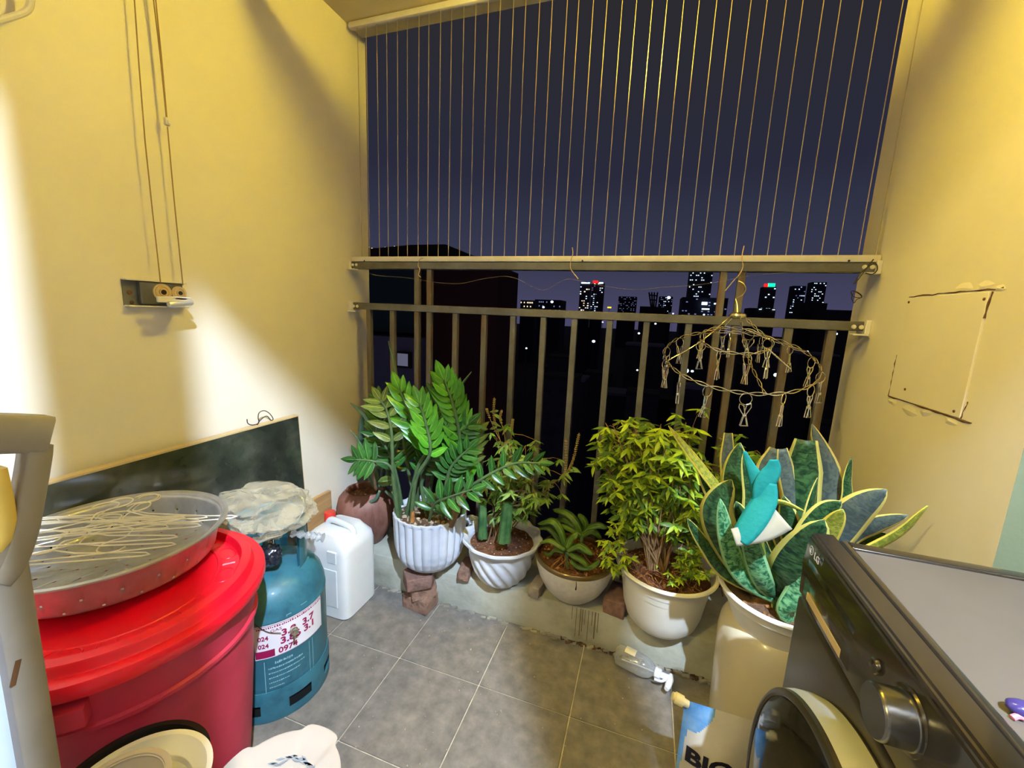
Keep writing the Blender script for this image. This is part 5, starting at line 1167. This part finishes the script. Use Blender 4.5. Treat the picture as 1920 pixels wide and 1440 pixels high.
text_into(mb, 'BIO', .056, onp(.44, .43), 0, .0003, .0022, 1.12); text_into(mb, 'CLE', .05, onp(.44, .64), 0, .0003, .0022, 1.0)
obj('print', mb, M['navy'], pc, fixn=False)
c0 = pp(-.02, .015, .002); dd = (-xd*.95-dn_*.25).normalized(); q = dd.to_track_quat('Z', 'Y').to_matrix().to_4x4()
obj('cap', MB().lathe([(.008, -.012), (.009, 0), (.0125, .001), (.0125, .018), (.0115, .02), (.0095, .0205), (.0095, .026), (0, .0265)], c0, 28, q, fn=lambda i, an, r, z: (r*(1+(.03*math.cos(20*an) if 2 < i < 4 else 0)), z)), M['ivory'], pc)

# ================================================================ bowls, plate and stool at the bottom edge
st = thing('low_stool', (-.60, .24, 0), 'low dark stool under the bowls at the bottom edge', 'stool')
obj('seat', MB().b2((-.76, .17, .385), (-.46, .36, .40), .006, 2), M['black'], st)
for x in (-.735, -.48):
    for y in (.18, .33): obj('leg', MB().b2((x, y, 0), (x+.018, y+.018, .386), .002), M['black'], st)
def ov(c, r, z0_, z1_, name, m, label, cat, sx=1, rot=0, th=.003, lip=.008):
    Mx = Matrix.Rotation(rot, 4, 'Z') @ Matrix.Diagonal((sx, 1, 1, 1)); h_ = z1_-z0_
    o = obj(name, MB().lathe([(0, 0), (r*.62, 0), (r*.72, h_*.1), (r*.9, h_*.75), (r-lip, h_*.96), (r, h_), (r+.0015, h_+.002), (r-lip*.8, h_+.0015), (r*.88, h_*.76), (r*.7, h_*.14), (r*.6, th), (0, th)], (c[0], c[1], z0_), 72, Mx), m, origin=(c[0], c[1], z0_))
    return tag(o, label, cat)
ov((-.706, .318), .096, .401, .452, 'frying_pan', M['black'], 'black pan underneath the white basin at the bottom edge', 'pan', 1.05, .55)
ov((-.668, .300), .094, .441, .470, 'oval_basin', M['enamel'], 'shallow white oval basin in front of the crimson bin', 'basin', 1.04, .55)
ov((-.674, .286), .060, .447, .489, 'soup_bowl', M['porcelain'], 'smaller cream bowl sitting in the white oval basin', 'bowl', 1.04, .55)
pcn = Vector((-.505, .400, .40)); 
def lob(i, a, r, z): k = a*4; return (r*(1+.055*(1 if math.cos(k) > .15 else -1)*min(1, abs(math.cos(k)-.15)*5)*(1 if i > 2 else 0)), z)
pl = thing('serving_plate', pcn, 'cream plate with notched edge and blue grey leaf print at the bottom', 'plate')
obj('plate_dish', MB().lathe([(0, 0), (.05, 0), (.062, .004), (.085, .014), (.1, .02), (.104, .0215), (.104, .0235), (.1, .0235), (.085, .018), (.06, .008), (0, .006)], pcn, 96, fn=lob), M['porcelain'], pl)
mb = MB(); R = random.Random(6)
for i in range(16):
    a = 1.0+1.6*i/16; r = .058+R.uniform(-.004, .006); c0 = pcn+Vector((r*math.cos(a), r*math.sin(a), .0105)); d_ = a+R.uniform(.6, 2.2)
    pts = [c0+Vector((s*.010*math.cos(d_)-w_*.0025*math.sin(d_), s*.010*math.sin(d_)+w_*.0025*math.cos(d_), .0006)) for s, w_ in ((-1, 0), (0, 1), (1, 0), (0, -1))]; mb.pts(pts, [[0, 1, 2, 3]])
obj('leaf_print', mb, M['blueprint'], pl, fixn=False)

# ================================================================ step ladder at the left edge, close to the camera
XLd = -.78
l3 = lambda u, v, dx=0: atx(u, v, XLd+dx)
ld = thing('step_ladder', l3(60, 1000), 'beige enamelled ladder frame with rounded top corner at the left edge', 'ladder')
def flatbar(P, w, d, m, name, bev=.004, par=None):
    P = [Vector(p) for p in P]; mb = MB(); V = []; prof = []
    for (sx_, sy_) in ((1, .6), (.6, 1), (-.6, 1), (-1, .6), (-1, -.6), (-.6, -1), (.6, -1), (1, -.6)): prof.append((sx_*w/2 if abs(sx_) == 1 else sx_*w/2*1.35, sy_*d/2 if abs(sy_) == 1 else sy_*d/2*1.35))
    for i, p in enumerate(P):
        t = (P[min(i+1, len(P)-1)]-P[max(i-1, 0)]).normalized(); n_ = Vector((1, 0, 0)); n_ = (n_-t*n_.dot(t)).normalized(); s_ = t.cross(n_)
        for a_, b_ in prof: V.append(p+s_*a_+n_*b_)
    k = 8; mb.pts(V, [[i*k+j, i*k+(j+1) % k, (i+1)*k+(j+1) % k, (i+1)*k+j] for i in range(len(P)-1) for j in range(k)]+[list(range(k))[::-1], [(len(P)-1)*k+j for j in range(k)]])
    return obj(name, mb, m, par or ld, angle=50)
flatbar([l3(-170, 812), l3(40, 812), l3(84, 813)], .050, .034, M['ladder'], 'top_cap')
top = spline([l3(66, 834), l3(64, 860), l3(52, 930), l3(38, 1000), l3(15, 1060), l3(-10, 1090)], 4)
flatbar(top, .026, .03, M['ladder'], 'handle_loop')
p0, p1 = l3(4, 1020), l3(74, 1440); dlt = (p1-p0); p2 = p0+dlt*((p0.z-.0)/(p0.z-p1.z))
flatbar([l3(4, 1005), p0.lerp(p2, .04), p0.lerp(p2, .4), p2], .034, .026, M['ladder'], 'front_rail')
q0, q1 = l3(-26, 1180, -.03), l3(14, 1440, -.03); q2 = q0+(q1-q0)*(q0.z/(q0.z-q1.z))
flatbar([q0, q0.lerp(q2, .5), q2], .034, .02, M['bluewhite'], 'rear_rail')
flatbar([l3(-14, 880, .004), l3(-2, 930, .004), l3(6, 975, .004), l3(-2, 1010, .004), l3(-20, 1030, .004)], .02, .02, M['yellowthing'], 'latch')
pz = l3(29, 1262, .0137); obj('rust_spot', MB().box(pz, (.0012, .006, .034), .0005, rot=Matrix.Rotation(-.28, 3, 'X')), M['stain'], ld)
